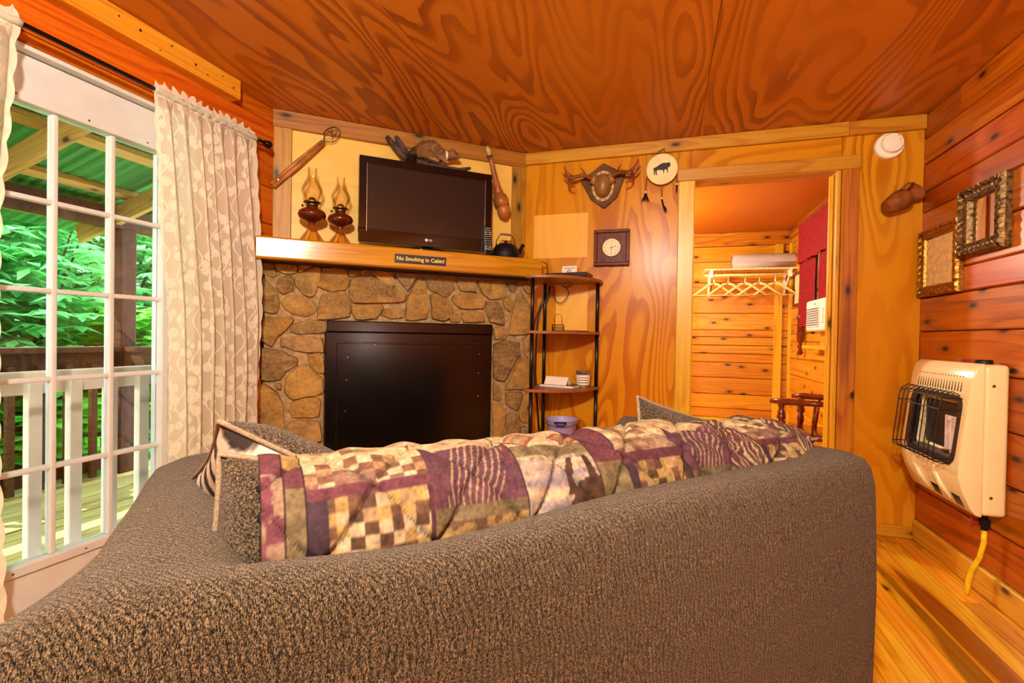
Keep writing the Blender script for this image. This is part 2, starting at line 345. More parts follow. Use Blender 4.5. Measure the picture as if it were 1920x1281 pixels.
def wroot(name, wall, u, z, o=0, label=None, cat=None, group=None): return empty(name, wp(wall, u, o, z), (0, 0, RZ[wall]), label, cat, group)
def chbox(mb, l, t, h, c):
    """board with chamfered front edges, length along x, front at -y"""
    pr = [(t/2, -h/2), (t/2, h/2), (-t/2+c, h/2), (-t/2, h/2-c), (-t/2, -h/2+c), (-t/2+c, -h/2)]
    n = 6; vs = [(-l/2, a, b) for a, b in pr]+[(l/2, a, b) for a, b in pr]
    return mb.add(vs, [tuple(range(n)), tuple(range(n, 2*n))[::-1]]+[(i, n+i, n+(i+1) % n, (i+1) % n) for i in range(n)])
def board(parent, name, wall, u0, u1, z0, z1, o0, o1, mat, vertical=False, c=.004):
    l = z1-z0 if vertical else abs(u1-u0); h = abs(u1-u0) if vertical else z1-z0
    m = chbox(MB(), l, o1-o0, h, c); q = wp(wall, (u0+u1)/2, (o0+o1)/2, (z0+z1)/2)
    rot = (0, 0, RZ[wall])
    if vertical: rot = (Matrix.Rotation(RZ[wall], 3, 'Z') @ Matrix.Rotation(-PI/2, 3, 'Y')).to_euler()
    return m.build(name, mat, parent, q, rot)
def struct(mb, name, mat, **k): return tag(mb.build(name, mat, **k), kind='structure')
def text(body, size, mat, parent, loc, rot, ext=.0006, name='lettering', bold=0, sx=1):
    cu = bpy.data.curves.new(name, 'FONT'); cu.body = body; cu.size = size; cu.extrude = ext; cu.align_x = 'CENTER'; cu.align_y = 'CENTER'; cu.offset = bold; cu.resolution_u = 2
    t = bpy.data.objects.new(name, cu); COL.objects.link(t); bpy.context.view_layer.update()
    me = bpy.data.meshes.new_from_object(t.evaluated_get(bpy.context.evaluated_depsgraph_get())); bpy.data.objects.remove(t)
    me.materials.clear()
    for v in me.vertices: v.co.x *= sx
    return mobj(name, me, mat, parent, loc, rot)
def evalmesh(o):
    bpy.context.view_layer.update(); me = bpy.data.meshes.new_from_object(o.evaluated_get(bpy.context.evaluated_depsgraph_get()))
    bpy.data.objects.remove(o); return me
def copy_tree(o, parent=None):
    c = o.copy(); COL.objects.link(c); c.parent = parent
    for ch in list(o.children): copy_tree(ch, c)
    return c
# ---------------------------------------------------------------- room shell
YR = -2.3; Y2 = 6.15; DOOR0 = .06; DOOR1 = 1.72; DH = 2.025; OX0 = .155; OX1 = .905; OZ = 2.03
WIN = (4.05, 5.35, 1.14, 1.98)
floor = struct(MB().box(XL-.1, XR+.1, YR-.1, Y2+.1, -.08, -.016), 'floor', 'gap')
x = XL; n = 0
while x < XR-.001:
    wd = min(R.choice((.083, .083, .092, .1)), XR-x)
    y = YR-R.random()*1.2
    while y < Y2:
        ln = R.uniform(1.1, 2.6); a = max(y, YR); b = min(y+ln, Y2)
        if b-a > .05: chb = MB().box(-(b-a)/2+.0008, (b-a)/2-.0008, -wd/2+.0007, wd/2-.0007, -.016, R.uniform(-.0006, 0)).build('floor_plank', 'floor', floor, (x+wd/2, (a+b)/2, 0), (0, 0, PI/2), fix=False)
        y += ln
    x += wd
ceil = struct(MB().box(XL-.1, XR+.1, YR-.1, Y2+.1, H+.016, H+.06), 'ceiling', 'gap')
xs = [XL-.03, -1.04, .17, XR+.02]
for i in range(3):
    for a, b in ((YB+.02, .78), (.78, -1.66), (-1.66, YR-.02)):
        MB().box(-(a-b)/2+.001, (a-b)/2-.001, -(xs[i+1]-xs[i])/2+.0012, (xs[i+1]-xs[i])/2-.0012, 0, .016).build('ceiling_panel', 'ceil', ceil, ((xs[i]+xs[i+1])/2, (a+b)/2, H), (0, 0, PI/2))
M['bedceil'] = ply('bedroom_ceiling_board', L(226, 136, 36), L(216, 122, 30), L(204, 110, 26), .45, 2, .8, .3, amt=.3)
for a, b in ((YB+.1, 4.62), (4.62, Y2+.02)): MB().box(-(b-a)/2+.001, (b-a)/2-.001, -1.2, 1.2, 0, .016).build('ceiling_panel', 'bedceil', ceil, (XR-1.18, (a+b)/2, H), (0, 0, PI/2))
# screws seen in the ceiling sheets
for px, py in ((-1.12, 2.0), (-.96, 2.05), (-1.55, 2.1), (-.95, 2.5), (.1, 2.4), (.26, 2.3), (-1.1, 1.72)):
    MB().lathe([(.004, 0), (.003, -.0015)], 8).build('nail_head', 'chrome', ceil, (px, py, H))
# --- left wall with the french door opening
wl = MB().box(XL-.12, XL, YR-.1, DOOR0, 0, H).box(XL-.12, XL, DOOR1, YB+.3, 0, H).box(XL-.12, XL, DOOR0, DOOR1, DH, H)
wall_left = struct(wl, 'wall_left', 'gap')
rows = [0, .19, .40, .61, .82, 1.03, 1.24, 1.45, 1.66, 1.86, 2.07, 2.215, 2.299]
def rowboards(parent, wall, z0, z1, segs, mat, o1, gap=.0025, split=None):
    for a, b in segs:
        cuts = [a]+[c for c in (split or []) if a+.2 < c < b-.2]+[b]
        for p, q in zip(cuts, cuts[1:]): board(parent, 'plank', wall, p+.0006, q-.0006, z0+gap/2, z1-gap/2, .0005, o1+R.uniform(-.002, .002), mat, c=.006)
for z0, z1 in zip(rows, rows[1:]):
    if z1 <= DH: rowboards(wall_left, 'left', z0, z1, [(YR, DOOR0), (DOOR1, 2.2 if z0 > 1.4 else 2.115)], 'leftpine', .02)
    elif z0 >= DH: rowboards(wall_left, 'left', z0, z1, [(YR, 2.2)], 'leftpine', .02)
    else:
        rowboards(wall_left, 'left', z0, z1, [(YR, DOOR0), (DOOR1, 2.2)], 'leftpine', .02); rowboards(wall_left, 'left', DH+.004, z1, [(DOOR0, DOOR1)], 'leftpine', .02)
trim1 = tag(board(None, 'trim_1', 'left', YR, 1.9, 2.205, 2.299, .0215, .088, 'pine', c=.003), kind='structure')
for y_, z_, r_ in ((1.34, 2.265, .004), (1.42, 2.258, .006), (1.55, 2.27, .0045), (1.66, 2.25, .006), (1.72, 2.235, .004), (1.8, 2.27, .0035), (1.86, 2.245, .005), (1.5, 2.225, .003)):
    MB().lathe([(r_, 0), (r_*.8, .0006)], 10, Matrix.Rotation(PI/2, 4, 'Y')).build('knot', 'hole', trim1, (trim1.matrix_basis.inverted() @ Vector(wp('left', y_, .0882, z_))), (0, 0, -PI/2))
# --- right wall, both rooms
wr = MB().box(XR, XR+.12, YR-.1, WIN[0], 0, H).box(XR, XR+.12, WIN[1], Y2+.1, 0, H).box(XR, XR+.12, WIN[0], WIN[1], 0, WIN[2]).box(XR, XR+.12, WIN[0], WIN[1], WIN[3], H)
wall_right = struct(wr, 'wall_right', 'gap')
rr = [.112, .29, .50, .715, .935, 1.13, 1.31, 1.43, 1.60, 1.77, 1.88, 2.03, 2.165, 2.299]
for i, (z0, z1) in enumerate(zip(rr, rr[1:])):
    rowboards(wall_right, 'right', z0, z1, [(YR, YB)], 'redpine', .02, .004, [R.uniform(-.6, 1.4)]+([2.86] if i == 12 else []))
rr2 = [0, .17, .34, .52, .70, .88, 1.06, 1.24, 1.42, 1.60, 1.78, 1.97, 2.14, 2.299]
for z0, z1 in zip(rr2, rr2[1:]):
    if z1 <= WIN[2] or z0 >= WIN[3]: rowboards(wall_right, 'right', z0, z1, [(YB+.1, Y2)], 'room2', .02, .004)
    elif z0 < WIN[2]:
        rowboards(wall_right, 'right', z0, WIN[2], [(YB+.1, Y2)], 'room2', .02, .004); rowboards(wall_right, 'right', WIN[2], z1, [(YB+.1, WIN[0]), (WIN[1], Y2)], 'room2', .02, .004)
    elif z1 > WIN[3]:
        rowboards(wall_right, 'right', z0, WIN[3], [(YB+.1, WIN[0]), (WIN[1], Y2)], 'room2', .02, .004); rowboards(wall_right, 'right', WIN[3], z1, [(YB+.1, Y2)], 'room2', .02, .004)
    else: rowboards(wall_right, 'right', z0, z1, [(YB+.1, WIN[0]), (WIN[1], Y2)], 'room2', .02, .004)
tag(board(None, 'baseboard_right', 'right', YR, YB-.012, 0, .11, .001, .034, 'pine', c=.005), kind='structure')
# --- back wall (partition with the bedroom doorway)
wb = MB().box(-1.0, OX0-.02, YB, YB+.1, 0, H).box(OX1+.02, XR, YB, YB+.1, 0, H).box(OX0-.02, OX1+.02, YB, YB+.1, OZ+.02, H)
wall_back = struct(wb, 'wall_back', 'wallback')
def patch_ply():
    m = M['backply'].copy(); m.name = 'plywood_wall_paler_patches'; t = m.node_tree; bs = t.nodes['Principled BSDF']; src = bs.inputs['Base Color'].links[0].from_socket
    tc = t.nodes.new('ShaderNodeTexCoord'); sp = t.nodes.new('ShaderNodeSeparateXYZ'); t.links.new(tc.outputs['Object'], sp.inputs[0])
    cx = (-.9337+.131)/2; cz = (.066+2.22)/2
    def rng(sock, a, b):
        s1 = t.nodes.new('ShaderNodeMath'); s1.operation = 'SUBTRACT'; t.links.new(sock, s1.inputs[0]); s1.inputs[1].default_value = (a+b)/2
        s2 = t.nodes.new('ShaderNodeMath'); s2.operation = 'ABSOLUTE'; t.links.new(s1.outputs[0], s2.inputs[0])
        s3 = t.nodes.new('ShaderNodeMath'); s3.operation = 'LESS_THAN'; t.links.new(s2.outputs[0], s3.inputs[0]); s3.inputs[1].default_value = abs(b-a)/2; return s3.outputs[0]
    def rect(x0, x1, z0, z1):
        k = t.nodes.new('ShaderNodeMath'); k.operation = 'MULTIPLY'; t.links.new(rng(sp.outputs[0], z0-cz, z1-cz), k.inputs[0]); t.links.new(rng(sp.outputs[2], cx-x1, cx-x0), k.inputs[1]); return k.outputs[0]
    a = t.nodes.new('ShaderNodeMath'); a.operation = 'MAXIMUM'; t.links.new(rect(-.86, -.497, 1.592, 1.882), a.inputs[0]); t.links.new(rect(-.70, -.49, 1.10, 1.41), a.inputs[1])  # paler rectangles: one high on the panel, one between two shelf boards
    mx = t.nodes.new('ShaderNodeMix'); mx.data_type = 'RGBA'; mx.blend_type = 'MIX'; k = t.nodes.new('ShaderNodeMath'); k.operation = 'MULTIPLY'; k.inputs[1].default_value = .62; t.links.new(a.outputs[0], k.inputs[0])
    t.links.new(k.outputs[0], mx.inputs[0]); t.links.new(src, mx.inputs[6]); mx.inputs[7].default_value = L(252, 204, 96); t.links.new(mx.outputs[2], bs.inputs['Base Color']); return m
M['backply1'] = patch_ply()
board(wall_back, 'wall_panel', 'back', -.9337, .131, .066, 2.22, .0002, .009, 'backply1', True, .001)
board(wall_back, 'wall_panel', 'back', .133, .926, 2.05, 2.22, .0002, .009, 'backply', False, .001)
board(wall_back, 'wall_panel', 'back', .929, XR-.021, .066, 2.22, .0002, .009, 'backply', True, .001)
tag(board(None, 'trim_2', 'back', -.925, .954, 2.221, 2.299, .0005, .03, 'pine'), kind='structure')
tag(board(None, 'trim_3', 'back', .956, XR-.021, 2.221, 2.299, .0005, .03, 'pine'), kind='structure')
tag(board(None, 'baseboard_back', 'back', 1.012, XR-.035, 0, .066, .0005, .022, 'pine'), kind='structure')
tag(board(None, 'baseboard_back', 'back', -.75, .058, 0, .066, .0005, .022, 'pine'), kind='structure')
# doorway lining and casing
M['heart'] = wood('heartwood_casing', L(246, 184, 66), L(222, 142, 44), L(170, 86, 26), .6, .34, heart=.6)
tag(board(None, 'trim_4', 'back', .058, OX0-.004, 0, 2.031, .0095, .03, 'pinelight', True), kind='structure')
tag(board(None, 'trim_5', 'back', .926, 1.011, 0, 2.031, .0095, .03, 'heart', True), kind='structure')
tag(board(None, 'trim_6', 'back', .053, 1.012, 2.032, 2.108, .0095, .034, 'pine'), kind='structure')
jl = MB(); chbox(jl, 2.03, .018, .135, .002)
for nm, xx in (('trim_7', OX0-.009), ('trim_8', OX1+.009)):
    o = chbox(MB(), OZ, .018, .14, .002).build(nm, 'pinelight', None, (xx, YB+.046, OZ/2), (Matrix.Rotation(PI/2, 3, 'Z') @ Matrix.Rotation(-PI/2, 3, 'Y')).to_euler()); tag(o, kind='structure')
tag(MB().box(-(OX1-OX0)/2, (OX1-OX0)/2, -.07, .07, 0, .018).build('trim_9', 'pine', None, ((OX0+OX1)/2, YB+.046, OZ)), kind='structure')
tag(board(None, 'trim_10', 'back', OX1-.02, OX1-.001, 0, 2.02, -.06, -.03, 'pinelight', True), kind='structure')
# --- chimney wall (diagonal)
q0, q1 = wp('diag', -.02, 0, 0), wp('diag', 1.56, 0, 0); b0, b1 = wp('diag', -.02, -.1, 0), wp('diag', 1.56, -.1, 0)
wc = MB().prism([(q0[0], q0[1]), (q1[0], q1[1]), (b1[0], b1[1]), (b0[0], b0[1])], 0, H, 'z'); wall_c = struct(wc, 'wall_chimney', 'wallback')
board(wall_c, 'wall_panel', 'diag', .09, 1.45, 1.55, 2.21, .0002, .008, 'diagply', False, .001)
tag(board(None, 'trim_11', 'diag', .002, 1.536, 2.203, 2.299, .001, .032, 'oldpine'), kind='structure')
tag(board(None, 'trim_12', 'diag', .004, .098, 1.56, 2.202, .001, .028, 'oldpine', True), kind='structure')
tag(board(None, 'trim_13', 'diag', 1.44, 1.536, 1.56, 2.202, .001, .028, 'oldpine', True), kind='structure')
# --- walls out of the picture
struct(MB().box(XL-.1, XR+.1, YR-.1, YR, 0, H), 'wall_rear', 'wallback')
struct(MB().box(-1.2, -1.1, YB+.1, Y2, 0, H), 'wall_bedroom_left', 'wallback')
# --- bedroom back wall
wbb = struct(MB().box(-1.2, XR+.1, Y2, Y2+.1, 0, H), 'wall_bedroom_back', 'gap')
zr = [.165, .273, .439, .629, .807, .906, 1.004, 1.10, 1.182, 1.372, 1.575, 1.73, 1.97, 2.145]
for z0, z1 in zip(zr, zr[1:]): rowboards(wbb, 'bed', z0, z1, [(-1.1, XR-.02)], 'room2', .02, .005, [R.uniform(-.6, 0)])
tag(board(None, 'baseboard_bedroom', 'bed', -1.1, 1.15, 0, .163, .001, .03, 'pinelight'), kind='structure')
tag(board(None, 'trim_14', 'bed', -1.1, XR-.02, 2.147, 2.299, .001, .032, 'heart'), kind='structure')
tag(board(None, 'trim_15', 'bed', 1.155, 1.235, 0, 2.145, .021, .045, 'pinelight', True), kind='structure')
tag(board(None, 'trim_16', 'right', Y2-.1, Y2-.047, 0, 2.145, .021, .045, 'pinelight', True), kind='structure')
tag(board(None, 'trim_17', 'right', YB+.11, Y2-.04, 2.2, 2.299, .021, .045, 'heart'), kind='structure')
# bedroom window behind the burgundy curtain
w2 = tag(MB().box(-.65, .65, -.02, .02, -.42, .42).build('window_1', 'glass', None, (XR+.06, (WIN[0]+WIN[1])/2, (WIN[2]+WIN[3])/2), (0, 0, -PI/2)), kind='structure')
w2.data.materials[0] = M['glass']
fr = MB()
for a in ((-.65, .65, -.03, .03, -.42, -.37), (-.65, .65, -.03, .03, .37, .42), (-.65, -.6, -.03, .03, -.37, .37), (.6, .65, -.03, .03, -.37, .37), (-.6, .6, -.03, .03, -.02, .02)): fr.box(*a)
fr.build('window_frame', 'porch', w2)
# ---------------------------------------------------------------- french doors
def french(name, ymid):
    W = .40; g = .29; zt = 1.842; zb = .243     # half width, half glass width
    d = tag(MB().box(-W, W, -.022, .022, .012, zb-.028).box(-W, W, -.022, .022, zt+.028, 2.005).box(-W, -g-.026, -.022, .022, zb-.028, zt+.028).box(g+.026, W, -.022, .022, zb-.028, zt+.028).build(name, 'white', None, (XL-.035, ymid, 0), (0, 0, PI/2), bevel=.002), kind='structure')
    fm = MB()
    for a in ((-g-.03, g+.03, zb-.034, zb), (-g-.03, g+.03, zt, zt+.034), (-g-.03, -g, zb, zt), (g, g+.03, zb, zt)): fm.box(a[0], a[1], -.033, .033, a[2], a[3])
    fm.build('glazing_frame', 'white', d, bevel=.004)
    cw = 2*g/3; rh = (zt-zb)/5
    for i in (1, 2): MB().box(-.0095, .0095, -.017, .017, zb, zt).build('muntin', 'white', d, (-g+i*cw, 0, 0), bevel=.005)
    for j in range(1, 5): MB().box(-g, g, -.0155, .0155, -.009, .009).build('muntin', 'white', d, (0, 0, zb+j*rh), bevel=.005)
    pm = MB().box(-cw/2+.002, cw/2-.002, -.003, .003, -rh/2+.002, rh/2-.002).build('pane', 'glass', d, (-g+cw/2, 0, zb+rh/2))
    for i in range(3):
        for j in range(5):
            if i+j: mobj('pane', pm.data, 'glass', d, (-g+cw*(i+.5), 0, zb+rh*(j+.5)))
    for i in (-.22, 0, .22):
        for z in (zt+.017, zb-.017): MB().lathe([(.004, 0), (.003, .001)], 8, Matrix.Rotation(PI/2, 4, 'X')).build('screw', 'brass', d, (i, -.0335, z))
    return d
french('door_1', 1.297); french('door_2', .483)
jb = MB()
for a in ((DOOR0, DOOR0+.02, 0, 2.012), (DOOR1-.02, DOOR1, 0, 2.012), (DOOR0, DOOR1, 2.008, 2.024)): jb.box(a[0]-.89, a[1]-.89, -.028, .10, a[2], a[3])
tag(jb.build('trim_18', 'white', None, (XL, .89, 0), (0, 0, PI/2), bevel=.003), kind='structure')
tag(MB().box(-.83, .83, 0, .12, -.016, .012).build('trim_19', 'white', None, (XL, .89, 0), (0, 0, PI/2)), kind='structure')
# ---------------------------------------------------------------- porch outside
DZ = -.1
deck = tag(MB().box(-4.5, XL-.13, -2.5, 3.3, DZ-.16, DZ-.026).build('porch_deck', 'gap'), kind='structure')
xx = -4.5
while xx < XL-.14:
    wd = min(.138, XL-.13-xx); MB().box(-2.9, 2.9, -wd/2+.003, wd/2-.003, -.026, R.uniform(-.002, .002)).build('deck_board', 'deck', deck, (xx+wd/2, .4, DZ), (0, 0, PI/2)); xx += wd+.001
rail = empty('porch_railing', (-4.25, 0, DZ), label='dark brown wooden porch railing at the far deck edge', cat='railing')
MB().box(-.075, .075, -2.4, 2.9, .99, 1.03).build('cap_rail', 'darkrail', rail, rot=(0, 0, 0))
MB().box(-.02, .02, -2.4, 2.85, .86, .99).build('side_rail', 'darkrail', rail); MB().box(-.02, .02, -2.4, 2.85, .06, .15).build('bottom_rail', 'darkrail', rail)
y = -1.4; bal = None
while y < 2.7:
    if bal is None: bal = MB().box(-.02, .02, -.02, .02, .02, .9).build('baluster', 'darkrail', rail, (.042, y, 0)); 
    else: mobj('baluster', bal.data, 'darkrail', rail, (.042, y, 0))
    y += .168
MB().box(-.02, 1.9, 2.84, 2.92, .86, .99).box(-.05, 1.9, 2.83, 2.97, .99, 1.03).build('return_rail', 'darkrail', rail)
for k in range(10): mobj('baluster', bal.data, 'darkrail', rail, (.22+k*.168, 2.88, 0))
for i, (y_, lb) in enumerate(((2.88, 'dark square porch post at the corner of the deck railing'), (.1, 'dark square porch post at the near end of the deck railing'))):
    tag(MB().box(-.06, .06, -.06, .06, 0, 1.98).build('porch_post', 'darkrail', None, (-4.25, y_, DZ), bevel=.006), lb, 'post')
cr = empty('cream_railing', (-2.45, 0, DZ), label='cream painted low railing standing just outside the glass door', cat='railing')
MB().box(-.02, .02, .2, 2.1, .90, .992).build('top_rail', 'cream', cr, bevel=.006); MB().box(-.02, .02, .2, 2.1, .06, .14).build('bottom_rail', 'cream', cr, bevel=.006)
bal = MB().box(-.019, .019, -.023, .023, .02, .95).build('baluster', 'cream', cr, (.035, .44, 0), bevel=.003)
for k in range(1, 12): mobj('baluster', bal.data, 'cream', cr, (.035, .44+k*.1425, 0))
roof = empty('porch_roof', (-2.22, 0, 2.62), label='porch roof of timber rafters under green metal sheets', cat='roof')
sl = math.atan2(.66, 2.3); ro = (0, -sl, 0)
raf = None
for y_ in (-.6, .25, 1.1, 1.95, 2.8):
    if raf is None: raf = MB().box(-2.55, 0, -.02, .02, -.14, 0).build('rafter', 'porch', roof, (0, y_, 0), ro)
    else: mobj('rafter', raf.data, 'porch', roof, (0, y_, 0), ro)
pur = None
for t in (.25, .8, 1.35, 1.9, 2.45):
    if pur is None: pur = MB().box(-2.2, 2.6, -.045, .045, 0, .04).build('purlin', 'porch', roof, (-t*math.cos(sl), .75, -t*math.sin(sl)+.003), (-sl, 0, PI/2))
    else: mobj('purlin', pur.data, 'porch', roof, (-t*math.cos(sl), .75, -t*math.sin(sl)+.003), (-sl, 0, PI/2))
cg = MB().grid(200, 2, lambda u, v: (-2.75*v, -1.6+4.9*u, .046+.006*math.sin(u*2*PI*60)))
cg.build('metal_sheet', 'lgreen', roof, rot=ro, fix=False)
tag(MB().box(-.05, .05, -2.3, 3.3, 0, .16).build('porch_beam', 'darkrail', None, (-4.25, 0, 1.88)), 'dark header beam across the front of the porch', 'beam')
# ground and forest
tag(MB().grid(40, 40, lambda u, v: (-4.4-22*u, -10+34*v, -1.2+7.5*u**1.1+.35*noise.noise(Vector((u*9, v*14, 0))))).build('forest_ground', 'soil', smooth=True, fix=False), kind='structure')
tag(MB().grid(8, 8, lambda u, v: (1.6+9*u, -2+16*v, -.8+.5*u)).build('forest_ground', 'soil', fix=False), kind='structure')
def shrub(name, loc, rad, hgt, n, mat, size, label, aspect=3.2, group='shrubs on the wooded bank', seed=1):
    rs = random.Random(seed); root = empty(name, loc, label=label, cat='shrub', group=group)
    v = []; f = []
    for i in range(n):
        a = rs.uniform(0, 2*PI); h = rs.random()**.8; rr = rad*math.sqrt(rs.random())*(1-.45*h*h)
        c = Vector((rr*math.cos(a), rr*math.sin(a), h*hgt)); cl = rs.randint(4, 7)
        tilt = rs.uniform(.2, .7); a0 = rs.uniform(0, 6.28)
        for k in range(cl):
            b = a0+2*PI*k/cl; ln = size*rs.uniform(.75, 1.25); d = Vector((math.cos(b)*math.cos(tilt), math.sin(b)*math.cos(tilt), -math.sin(tilt)+.35*rs.random())); s_ = d.cross(Vector((0, 0, 1))).normalized()*ln/aspect; up = Vector((0, 0, ln*.08))
            q = len(v); v += [tuple(c), tuple(c+d*ln*.5+s_+up), tuple(c+d*ln), tuple(c+d*ln*.5-s_+up)]; f.append((q, q+1, q+2, q+3))
    mb = MB(); mb.v = v; mb.f = f; o = mb.build('leaves', mat, root, fix=False); tag(o, kind='stuff')
    st = MB()
    for k in range(5): 
        a = k*1.3+seed; st.tube([(0, 0, -.2), (rad*.25*math.cos(a), rad*.25*math.sin(a), hgt*.4), (rad*.6*math.cos(a), rad*.6*math.sin(a), hgt*.85)], [.03, .022, .008], 6)
    st.build('stems', 'trunk', root); return root
SH = [('rhododendron', (-6.0, 1.6, -.5), 1.1, 2.6, 1050, 'leafA', .22, 'broad rhododendron behind the leftmost door panes'), ('rhododendron', (-6.3, 3.1, -.4), 1.2, 2.9, 1050, 'leafA', .21, 'rhododendron seen left of the corner porch post'),
      ('maple_sapling', (-5.2, 2.7, -1.0), .95, 1.9, 1150, 'leafB', .16, 'bright green maple sapling behind the dark railing'), ('maple_sapling', (-5.3, 4.1, -1.0), 1.1, 2.3, 1150, 'leafB', .16, 'bright maple sapling beside the corner porch post'),
      ('fern_clump', (-5.1, 1.5, -1.1), .9, 1.5, 1050, 'leafC', .17, 'teal green low leaves below the railing at the left'), ('rhododendron', (-7.6, 4.8, 0), 1.6, 3.4, 1000, 'leafA', .26, 'tall rhododendron up the bank on the right'),
      ('rhododendron', (-7.6, 2.2, 0), 1.6, 3.2, 1000, 'leafA', .26, 'tall rhododendron high on the bank in the middle'), ('fern_clump', (-5.0, 3.4, -1.3), .8, 1.5, 500, 'leafC', .17, 'teal green leaves below the railing corner'),
      ('rhododendron', (-9.5, 3.6, 1.0), 2.4, 3.8, 1150, 'leafA', .34, 'dark rhododendron thicket farthest up the bank'), ('maple_sapling', (-6.6, 6.0, -.5), 1.4, 2.8, 900, 'leafB', .18, 'maple sapling beyond the end of the porch')]
for i, a in enumerate(SH): shrub(*a[:8], aspect=(4.2 if a[5] == 'leafA' else 1.9), seed=i+3)
shrub('garden_shrub', (3.4, 6.4, -.5), 1.2, 2.8, 500, 'leafB', .16, 'green shrub outside the bedroom window', 2.2, 'shrubs by the bedroom', 40)
# ---------------------------------------------------------------- fireplace
fp = wroot('stone_fireplace', 'diag', 0, 0, 0, 'corner fireplace wall of tan irregular field stones in mortar', 'fireplace')
_n = bpy.data
mt = MB()
def mgrid(s0, s1, z0, z1, nu, nv): return MB().grid(nu, nv, lambda u, v: (s0+(s1-s0)*u, -.036-.010*noise.noise(Vector((s0*3+u*(s1-s0)*16, v*(z1-z0)*16, 3))), z0+(z1-z0)*v))
SL, SR_ = -.03, 1.585
for nm, a in (('mortar', (SL, .275, 0, 1.445)), ('mortar', (1.30, SR_, 0, 1.445)), ('mortar', (.275, 1.30, 1.135, 1.445)), ('mortar', (.275, 1.30, 0, .33))):
    mgrid(*a, max(4, int((a[1]-a[0])*40)), max(4, int((a[3]-a[2])*40))).build(nm, 'mortar', fp, smooth=True, fix=False)
MB().box(SL, .28, -.03, 0, 0, 1.445).box(1.295, 1.50, -.03, 0, 0, 1.445).box(.28, 1.295, -.03, 0, 1.14, 1.445).box(.28, 1.295, -.03, 0, 0, .33).build('backing', 'mortar', fp)
def stone(poly, k):
    poly = [(max(q[0], -.042), q[1]) for q in poly]; rs = random.Random(k*13+5); n = len(poly); cx = sum(p[0] for p in poly)/n; cz = sum(p[1] for p in poly)/n
    ring = []
    for i in range(n):
        a = Vector(poly[i]); b = Vector(poly[(i+1) % n]); pv = Vector(poly[i-1]); ring.append((a*.92+pv*.04+b*.04))
        L_ = (b-a).length; m = max(1, int(L_/.045))
        for j in range(m):
            t = (j+1)/(m+1); q = a.lerp(b, t); nr = Vector(((b-a).y, -(b-a).x)).normalized(); ring.append(q+nr*rs.uniform(-.004, .004))
    N = len(ring); hgt = rs.uniform(.018, .036); tx = rs.uniform(-.09, .09); tz = rs.uniform(-.10, .10); mb = MB(); vs = []; fs = []
    for sc, hh in ((1.045, -.008), (1.035, .45), (.985, .9), (.75, 1.0), (.4, 1.02)):
        for q in ring:
            x_ = cx+(q.x-cx)*sc; z_ = cz+(q.y-cz)*sc
            d = hh*hgt if hh < 0 else hgt*hh+((x_-cx)*tx+(z_-cz)*tz)*min(1, hh)+.008*noise.noise(Vector((x_*19, z_*19, k)))*(hh > .5)
            vs.append((x_-cx, -.034-max(d, .002 if hh > 0 else -.01), z_-cz))
    for r_ in range(4):
        for i in range(N): fs.append((r_*N+i, r_*N+(i+1) % N, (r_+1)*N+(i+1) % N, (r_+1)*N+i))
    c_ = len(vs); vs.append((0, -.034-hgt*1.03, 0))
    for i in range(N): fs.append((4*N+i, 4*N+(i+1) % N, c_))
    o = mb.add(vs, fs).build('stone', 'stone', fp, (cx, 0, cz)); autosm(o, 50)
